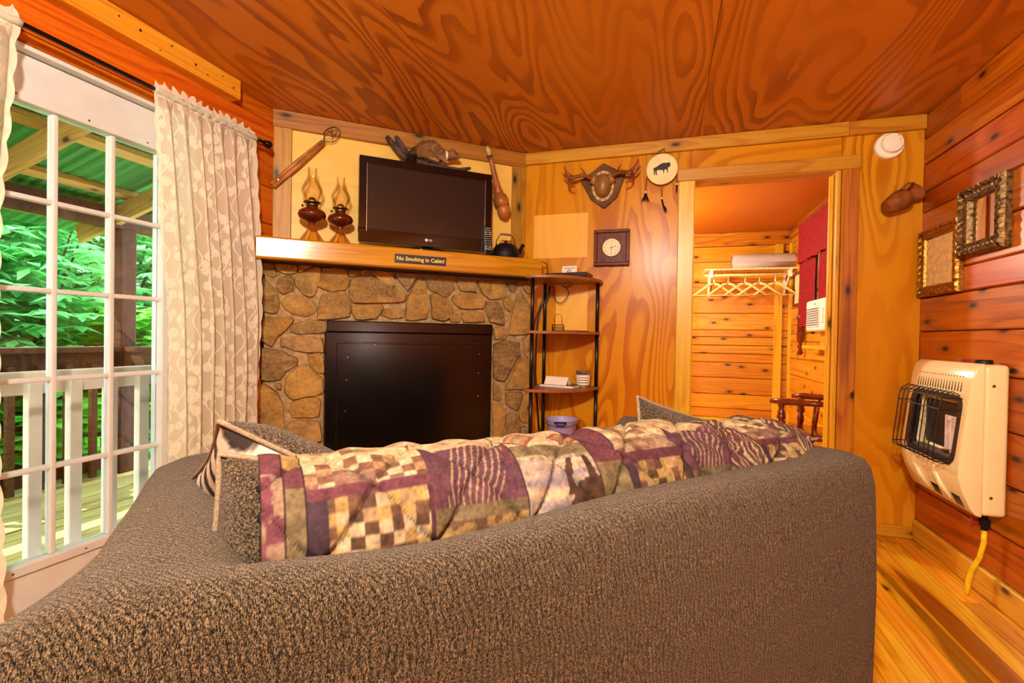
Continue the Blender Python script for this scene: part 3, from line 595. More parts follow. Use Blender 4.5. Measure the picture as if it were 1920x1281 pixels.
STONES=[[(-0.078,1.447),(0.01,1.454),(0.032,1.378),(0.011,1.367),(-0.042,1.382),(-0.074,1.407)],[(0.019,1.445),(0.131,1.454),(0.132,1.398),(0.069,1.389),(0.027,1.414)],[(0.036,1.36),(0.098,1.387),(0.115,1.369),(0.116,1.3),(0.058,1.274),(0.032,1.314)],[(0.124,1.384),(0.226,1.442),(0.257,1.439),(0.245,1.354),(0.224,1.278),(0.189,1.271),(0.141,1.306),(0.12,1.347)],[(0.142,1.45),(0.213,1.444),(0.162,1.407),(0.142,1.402)],[(0.261,1.44),(0.387,1.444),(0.415,1.374),(0.388,1.314),(0.298,1.305),(0.236,1.33)],[(0.405,1.435),(0.517,1.443),(0.479,1.411),(0.41,1.393)],[(0.419,1.383),(0.526,1.41),(0.653,1.353),(0.748,1.308),(0.728,1.262),(0.426,1.244),(0.411,1.316)],[(0.531,1.439),(0.656,1.438),(0.677,1.354),(0.633,1.357),(0.565,1.397)],[(0.666,1.434),(0.817,1.438),(0.747,1.328),(0.702,1.381)],[(0.817,1.413),(0.859,1.365),(0.877,1.247),(0.873,1.165),(0.735,1.151),(0.748,1.283),(0.772,1.345)],[(0.853,1.431),(1.033,1.421),(1.047,1.354),(0.997,1.299),(0.928,1.332),(0.875,1.35)],[(1.06,1.428),(1.182,1.43),(1.187,1.345),(1.089,1.346),(1.061,1.386)],[(1.035,1.322),(1.223,1.342),(1.247,1.295),(1.236,1.24),(1.08,1.235),(1.03,1.285)],[(1.193,1.426),(1.396,1.433),(1.398,1.334),(1.363,1.311),(1.281,1.302),(1.229,1.337)],[(1.408,1.428),(1.498,1.433),(1.457,1.359),(1.421,1.368)],[(1.51,1.429),(1.575,1.432),(1.577,1.343),(1.53,1.374)],[(0.886,1.315),(0.928,1.327),(1.008,1.284),(1.036,1.238),(1.021,1.18),(0.973,1.153),(0.904,1.161)],[(1.01,1.195),(1.064,1.208),(1.083,1.182),(1.076,1.152),(1.016,1.154)],[(1.091,1.214),(1.237,1.219),(1.255,1.155),(1.103,1.149)],[(1.258,1.29),(1.351,1.288),(1.382,1.213),(1.389,1.137),(1.284,1.156),(1.26,1.22)],[(1.369,1.3),(1.416,1.335),(1.446,1.304),(1.43,1.22),(1.387,1.257)],[(1.499,1.378),(1.578,1.276),(1.582,1.08),(1.414,1.077),(1.436,1.193),(1.464,1.304)],[(0.426,1.229),(0.601,1.246),(0.606,1.222),(0.568,1.156),(0.446,1.148),(0.426,1.191)],[(0.611,1.219),(0.729,1.226),(0.73,1.171),(0.646,1.159),(0.592,1.182)],[(-0.082,1.388),(-0.033,1.36),(0.037,1.296),(0.042,1.196),(0.034,1.172),(-0.084,1.173)],[(0.054,1.233),(0.091,1.271),(0.163,1.279),(0.22,1.249),(0.242,1.203),(0.19,1.154),(0.118,1.166),(0.071,1.201)],[(0.259,1.284),(0.352,1.308),(0.416,1.287),(0.422,1.162),(0.234,1.139),(0.246,1.213)],[(-0.083,1.146),(0.105,1.156),(0.118,1.134),(0.076,1.077),(0.039,1.049),(0.011,0.985),(-0.082,1.016)],[(0.118,1.115),(0.212,1.141),(0.3,1.129),(0.292,1.072),(0.153,1.056),(0.098,1.068)],[(0.052,1.031),(0.127,1.046),(0.27,1.039),(0.28,0.953),(0.154,0.962),(0.052,0.99)],[(-0.078,0.989),(0.044,0.967),(0.141,0.925),(0.138,0.883),(0.087,0.856),(0.059,0.806),(-0.072,0.799)],[(0.184,0.948),(0.276,0.944),(0.282,0.835),(0.242,0.84),(0.198,0.902)],[(0.155,0.883),(0.193,0.888),(0.242,0.83),(0.273,0.806),(0.274,0.716),(0.157,0.701),(0.11,0.693),(0.076,0.736),(0.079,0.81)],[(0.022,0.783),(0.059,0.787),(0.059,0.75),(0.038,0.756)],[(-0.068,0.767),(-0.027,0.785),(0.039,0.737),(0.068,0.672),(0.073,0.588),(0.087,0.477),(0.079,0.422),(-0.052,0.459)],[(0.106,0.67),(0.157,0.696),(0.261,0.698),(0.262,0.588),(0.115,0.591),(0.098,0.629)],[(0.086,0.551),(0.141,0.576),(0.263,0.56),(0.273,0.45),(0.16,0.444),(0.108,0.484)],[(0.088,0.426),(0.16,0.434),(0.265,0.408),(0.266,0.312),(0.102,0.327)],[(1.308,1.124),(1.39,1.12),(1.412,1.049),(1.321,1.043)],[(1.315,1.015),(1.391,1.038),(1.5,1.023),(1.501,0.95),(1.431,0.84),(1.384,0.769),(1.319,0.787)],[(1.523,1.062),(1.583,1.063),(1.586,0.906),(1.538,0.939)],[(1.514,0.934),(1.586,0.894),(1.589,0.714),(1.397,0.711),(1.443,0.796)],[(1.32,0.77),(1.361,0.731),(1.381,0.637),(1.316,0.645)],[(1.403,0.697),(1.524,0.694),(1.525,0.66),(1.478,0.567),(1.411,0.609)],[(1.316,0.629),(1.381,0.615),(1.412,0.548),(1.391,0.4),(1.321,0.35)],[(1.418,0.559),(1.497,0.544),(1.522,0.47),(1.499,0.393),(1.415,0.399)],[(1.531,0.671),(1.586,0.692),(1.59,0.478),(1.522,0.493),(1.503,0.549)],[(1.523,0.459),(1.587,0.455),(1.589,0.354),(1.512,0.359)],[(1.403,0.389),(1.487,0.383),(1.501,0.304),(1.334,0.317)]]
extra = [[(-.04, .2), (.1, .2), (.1, .38), (-.04, .37)], [(.12, .18), (.26, .18), (.26, .30), (.12, .31)], [(-.04, .02), (.15, .02), (.15, .17), (-.04, .18)], [(.17, .02), (.26, .02), (.26, .16), (.17, .16)], [(1.31, .2), (1.4, .2), (1.42, .33), (1.31, .32)], [(1.42, .2), (1.57, .2), (1.57, .32), (1.44, .33)], [(1.31, .02), (1.57, .02), (1.57, .18), (1.31, .18)], [(.29, .03), (.6, .03), (.58, .3), (.29, .3)], [(.62, .03), (.95, .03), (.95, .3), (.6, .3)], [(.97, .03), (1.28, .03), (1.28, .3), (.97, .3)]]
for i, p in enumerate(STONES+extra): stone(p, i)
ins = wroot('fireplace_insert', 'diag', 0, 0, 0, 'black steel fireplace insert with closed front panel', 'fireplace insert')
MB().box(.284, 1.292, -.075, 0, .335, 1.075).build('surround', 'soot', ins, bevel=.004)
MB().box(.29, 1.288, -.098, -.02, 1.075, 1.14).build('hood', 'soot', ins, bevel=.006)
MB().box(.345, 1.235, -.084, -.07, .40, 1.01).build('front_panel', 'soot', ins, bevel=.003)
sl_ = MB()
for k in range(8): sl_.box(.38+k*.105, .38+k*.105+.095, -.0856, -.083, 1.0155, 1.019)
sl_.build('vent_slot', 'hole', ins)
for q in ((.405, .93), (.40, .80), (.395, .62), (1.205, .95), (1.2, .83), (1.2, .68), (.555, 1.004)): MB().lathe([(.005, 0), (.005, .003), (.003, .0045)], 10, Matrix.Rotation(PI/2, 4, 'X')).build('bolt', 'chrome', ins, (q[0], -.0835, q[1]))
MB().box(.29, 1.29, -.12, -.02, .335, .365).build('ash_ledge', 'soot', ins, bevel=.004)
lv = MB()
for k in range(9): lv.box(.33+k*.105, .33+k*.105+.085, -.0775, -.07, .372, .386)
lv.build('louver', 'hole', ins)
mantel = wroot('mantel_shelf', 'diag', 0, 0, 0, 'long varnished wooden mantel beam above the stone fireplace', 'mantel')
mm = MB(); chbox(mm, 1.62, .249, .116, .008); mm.build('beam', 'mantel', mantel, (.75, -.1255, 1.5), bevel=.004)
MB().box(-.05, 1.545, -.2, -.034, 1.4415, 1.4455).build('underside_shade', 'gap', mantel)  # dark sheet standing in for the shade below the mantel
sg = wroot('no_smoking_sign', 'diag', .782, 1.4945, .2505, 'navy plaque with yellow letters on the mantel front', 'sign')
MB().box(-.148, .148, -.004, 0, -.025, .025).build('plate', 'navy', sg, bevel=.001)
text('No Smoking in Cabin!', .031, 'yellow', sg, (0, -.0042, 0), (PI/2, 0, 0), .0004, 'lettering', .0005, 1.0)
MT = 1.5585
def oil_lamp(u, o, sc, lab):
    t = wroot('oil_lamp', 'diag', u, MT, o, lab, 'oil lamp', 'oil lamps on the mantel')
    s = sc
    def lt(pr, nm, mat, cap=False, sm=True):
        ob = MB().lathe([(r*s, z*s) for r, z in pr], 32, None, cap).build(nm, mat, t); autosm(ob, 60) if sm else 0; return ob
    lt([(.066, 0), (.067, .008), (.06, .02), (.045, .042), (.03, .062), (.022, .08), (.018, .098), (.02, .108)], 'foot', 'lampfoot', True)
    lt([(.012, .10), (.02, .108), (.045, .118), (.066, .134), (.072, .15), (.066, .168), (.045, .183), (.026, .19), (.024, .196)], 'font', 'oil', True)
    b = lt([(.026, .194), (.03, .197), (.03, .205), (.024, .208), (.034, .211), (.044, .214), (.044, .219), (.036, .221), (.026, .224), (.02, .235), (.014, .242), (.004, .246)], 'burner', 'brass', True)
    MB().tube([(.03*s, 0, .203*s), (.055*s, 0, .203*s)], .002*s, 6).lathe([(.008*s, -.0015), (.008*s, .0015)], 10, Matrix.Translation((.056*s, 0, .203*s)) @ Matrix.Rotation(PI/2, 4, 'Y')).build('wick_knob', 'brass', b, rot=(0, 0, 2.6))
    lt([(.035, .218), (.036, .232), (.046, .25), (.055, .272), (.054, .29), (.042, .318), (.029, .342), (.024, .362), (.0235, .385), (.0245, .398)], 'chimney', 'chimney')
    return t
oil_lamp(.205, .128, 1.03, 'oil lamp with larger amber font, nearer the weathered post'); oil_lamp(.352, .128, .955, 'oil lamp with smaller amber font, beside the television')
# ---- television
tv = wroot('television', 'diag', .845, MT, .135, 'black flat screen television standing on the mantel', 'television')
MB().box(-.398, .398, -.02, .028, .03, .515).build('casing', 'blackgloss', tv, bevel=.008, seg=3)
fr = MB()
for a in ((-.398, .398, .47, .515), (-.398, .398, .03, .105), (-.398, -.352, .105, .47), (.352, .398, .105, .47)): fr.box(a[0], a[1], -.027, -.0195, a[2], a[3])
fr.build('bezel', 'blackgloss', tv, bevel=.002)
MB().box(-.354, .354, -.0225, -.0195, .103, .472).build('screen', 'screenm', tv)
[MB().box(x_, x_+.003, -.0285, -.027, .09, .475).build('trim_strip', 'chrome', tv) for x_ in (-.357, .354)]
MB().lathe([(.14, 0), (.14, .008), (.12, .014), (.03, .02), (.03, .04)], 32, Matrix.Scale(.62, 4, (0, 1, 0))).build('stand', 'blackgloss', tv, smooth=True)
lg = MB().lathe([(.0085, 0), (.0085, .0006)], 20, Matrix.Rotation(PI/2, 4, 'X')).build('logo_disc', 'silver', tv, (-.012, -.0275, .07))
text('LG', .017, 'silver', tv, (.012, -.0275, .07), (PI/2, 0, 0), .0003, 'logo_letters', .0004)
rm = wroot('remote_control', 'diag', 1.213, MT, .186, 'black remote control leaning upright against the television', 'remote'); rm.rotation_euler = (-.10, 0, RZ['diag'])
MB().box(-.024, .024, -.009, .009, 0, .185).build('body', 'black', rm, (0, 0, .004), bevel=.005)
bt = MB()
for j in range(11):
    for i in range(3 if j not in (0, 1) else 4):
        w_ = .0042 if (j in (2, 3, 9, 10) and i != 1) or j == 10 else .0026
        xx = -.0135+i*(.0135 if j > 1 else .009); zz = .172-j*.0132; bt.box(xx-w_, xx+w_, -.0112, -.009, zz-w_*.7, zz+w_*.7)
bt.build('buttons', 'silver', rm, (0, 0, .004))
# ---- kettle
kt = wroot('cast_iron_kettle', 'diag', 1.352, MT, .137, 'black cast iron kettle at the right end of the mantel', 'kettle')
autosm(MB().lathe([(.07, 0), (.086, .004), (.09, .02), (.09, .034), (.086, .036), (.082, .06), (.066, .083), (.046, .094), (.045, .097), (.03, .101), (.01, .104), (.004, .106)], 32).build('body', 'iron', kt), 50)
MB().tube([(.07, 0, .03), (.098, 0, .055), (.112, 0, .084), (.124, 0, .102)], [.02, .016, .012, .0125], 10).build('spout', 'iron', kt, smooth=True)
MB().tube([(-.062, 0, .084), (-.066, 0, .105), (-.056, 0, .128), (-.044, 0, .148), (-.03, 0, .156), (.03, 0, .157), (.046, 0, .148), (.06, 0, .126), (.066, 0, .104), (.06, 0, .084)], .0026, 6).build('bail_handle', 'rod', kt)
MB().tube([(-.034+.068*i/140, .0062*math.cos(i*.9), .1575+.0062*math.sin(i*.9)) for i in range(141)], .0013, 5).build('spring_grip', 'chrome', kt)
MB().lathe([(.012, .104), (.008, .108), (.01, .114), (.004, .118)], 12).build('lid_knob', 'iron', kt)
for s_ in (-1, 1): MB().box(s_*.064-.004, s_*.064+.004, -.006, .006, .07, .092).build('ear', 'iron', kt)
cb = [wp('diag', 1.30, .045, MT+.004), wp('diag', 1.40, .03, MT+.004), wp('diag', 1.47, .12, MT+.004), wp('diag', 1.52, .19, MT+.005), wp('diag', 1.557, .2, MT+.004), (-.742, 3.085, MT-.02), (-.735, 3.10, 1.475), (-.728, 3.11, 1.44)]
tag(MB().tube(cb, .0032, 6).build('television_cable', 'black'), 'thin black cable trailing off the mantel end to the shelf', 'cable')
# ---- rug beater / wire-headed stick
st = wroot('wooden_beater', 'diag', 0, 0, 0, 'split wooden handle with a twisted wire loop, hung diagonally', 'beater')
a = Vector((.002, -.05, 1.868)); b = Vector((.262, -.042, 2.155)); dr = (b-a).normalized(); sd_ = Vector((-dr.z, 0, dr.x))
for s_ in (-1, 1): MB().tube([a+sd_*s_*.009+dr*(.0 if s_ < 0 else .004), a.lerp(b, .5)+sd_*s_*.0095, b+sd_*s_*.007], [.0105, .0115, .008], 10).build('handle_half', 'stickw', st, smooth=True)
MB().lathe([(.004, 0), (.004, .003)], 10, Matrix.Rotation(PI/2, 4, 'X')).build('rivet', 'chrome', st, a+dr*.045+Vector((0, -.0125, 0)))
c = b+dr*.062
lp = []
for k in range(25):
    t = -PI+2*PI*k/24; rr_ = .043*(1-.25*(1-math.cos(t))*.5); lp.append(c+dr*(-math.cos(t)*-.056)+sd_*math.sin(t)*.036*(1 if abs(t) < 2.2 else .7))
MB().tube([b+sd_*.004]+lp[2:-2]+[b-sd_*.004], .0026, 6).build('wire_loop', 'brass', st)
MB().tube([b, b+dr*.02+sd_*.014, c+sd_*.025, c+dr*.05, c-sd_*.012, c+dr*.02+sd_*.01, c-dr*.02-sd_*.02, c+dr*.03-sd_*.01, b+dr*.01], .0018, 5).build('wire_twist', 'brass', st)
MB().tube([c+sd_*.03, c-sd_*.028+dr*.012], .0018, 5).tube([c-sd_*.03+dr*-.02, c+sd_*.03+dr*.03], .0018, 5).build('wire_cross', 'brass', st)
# ---- squirrel on its branch
br = wroot('mounted_branch', 'diag', 0, 0, 0, 'grey forked branch fixed above the television under the squirrel', 'branch')
MB().tube([(.607, -.07, 2.235), (.655, -.075, 2.185), (.71, -.08, 2.135), (.78, -.085, 2.108), (.88, -.085, 2.10), (.97, -.085, 2.096), (1.05, -.085, 2.10), (1.10, -.085, 2.112), (1.125, -.085, 2.122)], [.012, .018, .026, .024, .017, .015, .012, .012, .007], 12).build('limb', 'branch', br, smooth=True)
MB().tube([(.735, -.085, 2.125), (.70, -.1, 2.17), (.672, -.105, 2.205), (.655, -.105, 2.232)], [.024, .02, .016, .011], 10).tube([(.66, -.105, 2.215), (.678, -.11, 2.226)], [.01, .004], 6).build('fork', 'branch', br, smooth=True)
MB().tube([(.97, -.085, 2.096), (1.0, -.095, 2.088), (1.04, -.09, 2.085)], [.01, .009, .003], 8).build('twig', 'branch', br, smooth=True)
sq = wroot('stuffed_squirrel', 'diag', 0, 0, 0, 'brown taxidermy squirrel with a pale neck band crouching on the branch', 'squirrel')
J = [((.805, -.10, 2.168), .040), ((.84, -.105, 2.182), .054), ((.878, -.105, 2.186), .055), ((.915, -.105, 2.170), .042), ((.945, -.105, 2.166), .030), ((.970, -.108, 2.170), .026), ((.998, -.11, 2.178), .027), ((1.022, -.112, 2.171), .017), ((1.04, -.113, 2.165), .009),
     ((.768, -.10, 2.152), .026), ((.748, -.108, 2.130), .026), ((.744, -.118, 2.09), .025), ((.757, -.125, 2.055), .017), ((.768, -.125, 2.032), .006),
     ((.845, -.135, 2.145), .028), ((.875, -.138, 2.122), .013), ((.902, -.138, 2.116), .009), ((.84, -.085, 2.14), .02), ((.87, -.08, 2.12), .010),
     ((.935, -.130, 2.14), .015), ((.948, -.134, 2.124), .010), ((.968, -.134, 2.116), .008), ((.935, -.09, 2.14), .012), ((.955, -.086, 2.118), .008),
     ((1.002, -.128, 2.198), .008), ((1.000, -.096, 2.198), .008), ((.999, -.132, 2.212), .004), ((.998, -.093, 2.212), .004)]
Eg = [(0, 1), (1, 2), (2, 3), (3, 4), (4, 5), (5, 6), (6, 7), (7, 8), (0, 9), (9, 10), (10, 11), (11, 12), (12, 13), (1, 14), (14, 15), (15, 16), (1, 17), (17, 18), (3, 19), (19, 20), (20, 21), (3, 22), (22, 23), (6, 24), (24, 26), (6, 25), (25, 27)]
def blobbed(J, Eg, vox=.004):
    bm = bmesh.new()
    for a_, b_ in Eg:
        pa, ra = Vector(J[a_][0]), J[a_][1]; pb, rb = Vector(J[b_][0]), J[b_][1]; n_ = max(2, int((pb-pa).length/(.35*min(ra, rb)+.001))); n_ = min(n_, 9)
        for k in range(n_+1): t = k/n_; bmesh.ops.create_icosphere(bm, subdivisions=2, radius=ra+(rb-ra)*t, matrix=Matrix.Translation(pa.lerp(pb, t)))
    me = bpy.data.meshes.new('tmp'); bm.to_mesh(me); bm.free(); o = bpy.data.objects.new('tmp', me); COL.objects.link(o)
    r = o.modifiers.new('r', 'REMESH'); r.mode = 'VOXEL'; r.voxel_size = vox; s = o.modifiers.new('s', 'SMOOTH'); s.iterations = 6; s.factor = .5; return evalmesh(o)
me = blobbed(J, Eg); ca = me.color_attributes.new('Col', 'FLOAT_COLOR', 'POINT')
for i, v in enumerate(me.vertices):
    p = v.co; n_ = noise.noise(p*60); c_ = Vector((.34, .17, .06))*(1+.5*n_)
    if p.z < 2.135 and p.x < .79: c_ = Vector((.03, .016, .012))
    elif p.x < .78: c_ = c_.lerp(Vector((.05, .02, .012)), .7)
    if p.z < 2.15 and p.x > .85: c_ = c_.lerp(Vector((.5, .3, .14)), .5)
    v.co += v.normal*.0025*noise.noise(p*90); ca.data[i].color = (*c_, 1)
for p in me.polygons: p.use_smooth = True
me.materials.clear(); body = mobj('body', me, 'fur', sq)
rs = random.Random(4); fv = []; ff = []; fc = []
for i in range(9000):
    v = me.vertices[rs.randrange(len(me.vertices))]; n_ = v.normal
    p = v.co+Vector((rs.uniform(-.006, .006), rs.uniform(-.006, .006), rs.uniform(-.006, .006)))*.6
    tail = p.x < .79 and p.z < 2.15
    d = (n_*.6+Vector((-.75, 0, -.35)) if not tail else n_*.9+Vector((.1, 0, -.8))).normalized()*rs.uniform(.008, .018)*(1.5 if tail else 1)*(.5 if p.x > .96 or p.z < 2.13 and not tail else 1) ; s_ = d.cross(n_)
    if s_.length < 1e-5: continue
    s_ = s_.normalized()*.0011; k = len(fv); fv += [tuple(p-s_), tuple(p+s_), tuple(p+d)]; ff.append((k, k+1, k+2)); cc = [x_*rs.uniform(.6, 1.7) for x_ in ca.data[v.index].color[:3]]; fc += [cc]*3
mb = MB(); mb.v = fv; mb.f = ff; tag(mb.build('fur', 'fur', body, cols=fc, fix=False), kind='stuff')
MB().lathe([(.0292, -.008), (.0305, 0), (.0292, .008)], 20, Matrix.Translation((.957, -.106, 2.166)) @ Matrix.Rotation(PI/2-.1, 4, 'Y'), False).build('neck_band', 'pale', sq, smooth=True)
for s_ in (-1, 1): MB().lathe([(.0005, -.004), (.003, -.002), (.004, 0), (.003, .002), (.0005, .004)], 8).build('eye', 'blackgloss', sq, (1.018, -.111+s_*.0165, 2.182), smooth=True)
# ---- carved club
cl = wroot('carved_wooden_club', 'diag', 0, 0, 0, 'carved wooden club with a bulbous grooved end hanging by the post', 'club')
pp = [(1.243, 2.285, .012), (1.25, 2.262, .0165), (1.262, 2.235, .0135), (1.266, 2.222, .011)]
MB().tube([(x_, -.06, z_) for x_, z_, r_ in pp], [p[2] for p in pp], 12).build('pale_tip', 'tanleather', cl, smooth=True)
pp = [(1.266, 2.222, .014), (1.274, 2.195, .0165), (1.288, 2.14, .018), (1.304, 2.08, .0205), (1.318, 2.03, .026), (1.326, 2.0, .033), (1.33, 1.99, .026)]
MB().tube([(x_, -.06, z_) for x_, z_, r_ in pp], [p[2] for p in pp], 14).build('shaft', 'gourd', cl, smooth=True)
pp = [(1.325, 1.992, .03), (1.333, 1.975, .044), (1.345, 1.945, .05), (1.353, 1.922, .047), (1.355, 1.914, .040)]
MB().tube([(x_, -.062, z_) for x_, z_, r_ in pp], [p[2] for p in pp], 16).build('collar', 'gourd', cl, smooth=True)
pp = [(1.356, 1.917, .038), (1.362, 1.90, .044), (1.368, 1.875, .043), (1.374, 1.85, .034), (1.378, 1.836, .02), (1.38, 1.83, .006)]
MB().tube([(x_, -.062, z_) for x_, z_, r_ in pp], [p[2] for p in pp], 16).build('knob', 'gourd', cl, smooth=True)
MB().tube([(1.262+.017*math.cos(t), -.06+.017*math.sin(t), 2.226+.004*math.cos(t)) for t in [k*PI/6 for k in range(12)]], .003, 5, True).tube([(1.262, -.076, 2.226), (1.252, -.08, 2.2), (1.25, -.075, 2.188)], .002, 5).build('wire_tie', 'iron', cl)
# ---------------------------------------------------------------- curtain rod and lace curtains
RO = .105; RZ_ = 2.047
rd = wroot('curtain_rod', 'left', 0, RZ_, RO, 'dark bronze curtain rod above the french doors', 'curtain rod')
MB().tube([(-.15, 0, 0), (2.035, 0, 0)], .0085, 12).build('rod', 'rod', rd, smooth=True)
for x_, m_ in ((2.035, 1), (-.15, -1)): autosm(MB().lathe([(.009, 0), (.014, .004), (.009, .01), (.018, .02), (.02, .032), (.013, .043), (.004, .048)], 16, Matrix.Rotation(m_*PI/2, 4, 'Y')).build('finial', 'rod', rd, (x_, 0, 0)), 60)
for x_ in (.05, 1.99): MB().box(x_-.006, x_+.006, 0, RO-.019, -.006, .004).box(x_-.012, x_+.012, RO-.024, RO-.019, -.03, .03).tube([(x_, -.01, -.003), (x_, -.006, -.013), (x_, .004, -.012), (x_, .012, -.002)], .003, 6).build('bracket', 'rod', rd)
def lace(name, lab, y0t, y1t, y0b, y1b, seed, folds=7.5):
    zt, zb = 2.085, .03; nu, nv = 130, 150; rs = Vector((seed, 0, 0))
    def fn(u, v):
        z = zt+(zb-zt)*v; e = min(1, v*2.2); yy = (y0t+(y1t-y0t)*u)*(1-e)+(y0b+(y1b-y0b)*u)*e
        amp = .017+.012*min(1, v*1.5); ph = u*2*PI*folds+1.1*math.sin(v*2.2+seed)+.7*math.sin(u*9+seed)
        o = amp*math.sin(ph)*(.5+.5*min(1, v*8+.25))+.012*noise.noise(Vector((u*6, v*5, seed)))
        yy += .006*math.sin(ph*2+.6)
        sc = 0
        if u < .03: sc = -.010*abs(math.sin(v*60))*(1-u/.03)
        if u > .97: sc = .010*abs(math.sin(v*60))*(1-(1-u)/.03)
        top = .012*math.sin(ph*1.7)*max(0, 1-v*25)
        if v < .05: o *= .12+.88*max(0, (v-.03)/.02)
        return (yy+sc, o, z+top-RZ_)
    m = MB().grid(nu, nv, fn, lambda u, v: (u*1.05, v*2.05))
    ed = []
    for j in range(nv):
        for i in range(nu):
            u = i/(nu-1); v = j/(nv-1); ed.append(.9 if v < .03 else (.85 if (u < .016 or u > .984) else 0))
    root = wroot(name, 'left', 0, RZ_, RO, lab, 'curtain', 'lace curtains on the door rod')
    m.build('lace_panel', 'lace', root, smooth=True, uvs=m.uvs, edge=ed, fix=False)
    MB().tube([(fn(i/60, .02)[0], 0, -.001+.0015*math.sin(i*1.3)) for i in range(61)], .0135, 8).build('rod_pocket', 'lace', root, smooth=True, edge=[.9]*(61*8)); return root
lace('lace_curtain', 'cream lace curtain gathered between the glass door and fireplace', 1.475, 1.965, 1.55, 2.03, 1.7)
lace('lace_curtain', 'cream lace curtain at the far left edge of the doors', .35, 1.03, .40, .985, 4.2)
# ---------------------------------------------------------------- corner shelf unit and what stands on it
CX, CY = -.795, YB-.028
sh = empty('corner_shelf', (CX, CY, 0), label='quarter-round corner shelf with brown boards and black tube legs', cat='shelf')
def quarter(r, t):
    m = MB(); pts = [(0, 0)]+[(r*math.cos(a), -r*math.sin(a)) for a in [k*PI/2/20 for k in range(21)]]
    return m.prism(pts[::-1], -t, 0, 'z')
TIERS = [1.432, 1.103, .755, .405, .07]; SR = .405
for z_ in TIERS: quarter(SR if z_ > 1.4 else SR-.012, .018).build('shelf_board', 'shelf', sh, (0, 0, z_), bevel=.003)
for p_ in ((.034, -SR+.05), (.03, -.025), (SR-.03, -.024)):
    for za, zb in zip([0]+TIERS[::-1], TIERS[::-1]):
        if zb-za > .1: MB().lathe([(.0115, za+(.0005 if za else 0)), (.0115, zb-.018)], 14).build('tube_leg', 'black', sh, (*p_, 0), smooth=True)
        elif zb > .05: MB().lathe([(.0115, 0), (.0115, zb-.018)], 14).build('tube_leg', 'black', sh, (*p_, 0), smooth=True)
sb = empty('set_top_box', (-.59, 3.055, TIERS[0]), (0, 0, -.12), 'slim black set top box on the top shelf', 'set top box')
MB().box(-.135, .135, -.075, .075, .006, .034).build('body', 'blackgloss', sb, bevel=.003); MB().box(.02, .13, -.0765, -.0745, .01, .03).build('display', 'black', sb)
for s_ in (-.11, .11): MB().box(s_-.012, s_+.012, -.06, .06, 0, .006).build('foot', 'black', sb)
def tent(name, loc, rz, w, h, d, lab, tilt=0):
    t = empty(name, loc, (0, tilt, rz), lab, 'card')
    th = .0012
    for s_, nm in ((-1, 'front_leaf'), (1, 'back_leaf')): MB().add([(-w/2, s_*d, 0), (w/2, s_*d, 0), (w/2, 0, h), (-w/2, 0, h), (-w/2, s_*d-th*s_, 0), (w/2, s_*d-th*s_, 0), (w/2, -th*s_*.2, h-th), (-w/2, -th*s_*.2, h-th)], [(0, 1, 2, 3), (7, 6, 5, 4), (0, 4, 5, 1), (1, 5, 6, 2), (2, 6, 7, 3), (3, 7, 4, 0)]).build(nm, 'paper', t)
    return t
t1 = tent('no_smoking_card', (-.605, 3.15, TIERS[0]), -.1, .098, .098, .02, 'white tent card with a no smoking symbol behind the black box')
an = math.atan2(.02, .098)
sym = empty('tmp', (0, 0, 0)); bpy.data.objects.remove(sym)
fm = Matrix.Translation((0, -.0092, .058)) @ Matrix.Rotation(-an, 4, 'X') @ Matrix.Rotation(PI/2, 4, 'X')
MB().tube([tuple(fm @ Vector((.0135*math.cos(a), .0135*math.sin(a), .0008))) for a in [k*PI/12 for k in range(24)]], .0018, 5, True).tube([fm @ Vector((-.009, .009, .0008)), fm @ Vector((.009, -.009, .0008))], .0014, 5).build('no_smoking_symbol', 'red', t1)
MB().box(-.009, .008, -.0005, .0006, -.0025, .0025, fm @ Matrix.Rotation(0, 4, 'X')).build('cigarette', 'ink', t1)
for k, (a, b_, zz) in enumerate(((-.036, .036, .083), (-.03, .03, .012))): MB().box(a, b_, -.0004, .0004, -.0014, .0014, Matrix.Translation((0, -.0209+.0204*zz/.1, zz)) @ Matrix.Rotation(-an, 4, 'X')).build('text_line', 'ink', t1)
wbk = empty('wire_basket', (-.655, 3.06, TIERS[1]), (0, 0, .1), 'tiny dark wire basket with a tall loop handle', 'basket')
wm = MB()
for z_ in (.004, .022, .042): wm.tube([(-.036, -.02, z_), (.036, -.02, z_), (.036, .02, z_), (-.036, .02, z_)], .0015, 5, True)
for k in range(9): wm.tube([(-.036+k*.009, -.02, .004), (-.036+k*.009, -.02, .042)], .0009, 4).tube([(-.036+k*.009, .02, .004), (-.036+k*.009, .02, .042)], .0009, 4)
for k in range(4): wm.tube([(-.036+.0007*k, -.01+k*.008, .004), (-.036, -.01+k*.008, .042)], .0009, 4).tube([(.036, -.01+k*.008, .004), (.036, -.01+k*.008, .042)], .0009, 4)
wm.box(-.036, .036, -.02, .02, .002, .004); wm.build('mesh_body', 'rod', wbk)
MB().tube([(-.024, 0, .04), (-.024, 0, .085), (-.018, 0, .102), (0, 0, .11), (.018, 0, .102), (.024, 0, .085), (.024, 0, .04)], .0016, 6).build('loop_handle', 'rod', wbk)
for s_ in ((-.03, -.018), (.03, -.018), (-.03, .018), (.03, .018)): MB().lathe([(.004, 0), (.004, .004)], 8).build('foot', 'rod', wbk, (*s_, 0))
tag(MB().lathe([(.062, 0), (.075, .002), (.078, .005), (.074, .0055), (.06, .004)], 28).build('dark_saucer', 'black', None, (-.535, 3.06, TIERS[1])), 'flat dark saucer on the second shelf', 'saucer')
mg = empty('magazine', (-.625, 3.045, TIERS[2]), (0, 0, -.25), 'thick magazine lying under the white card on the third shelf', 'magazine')
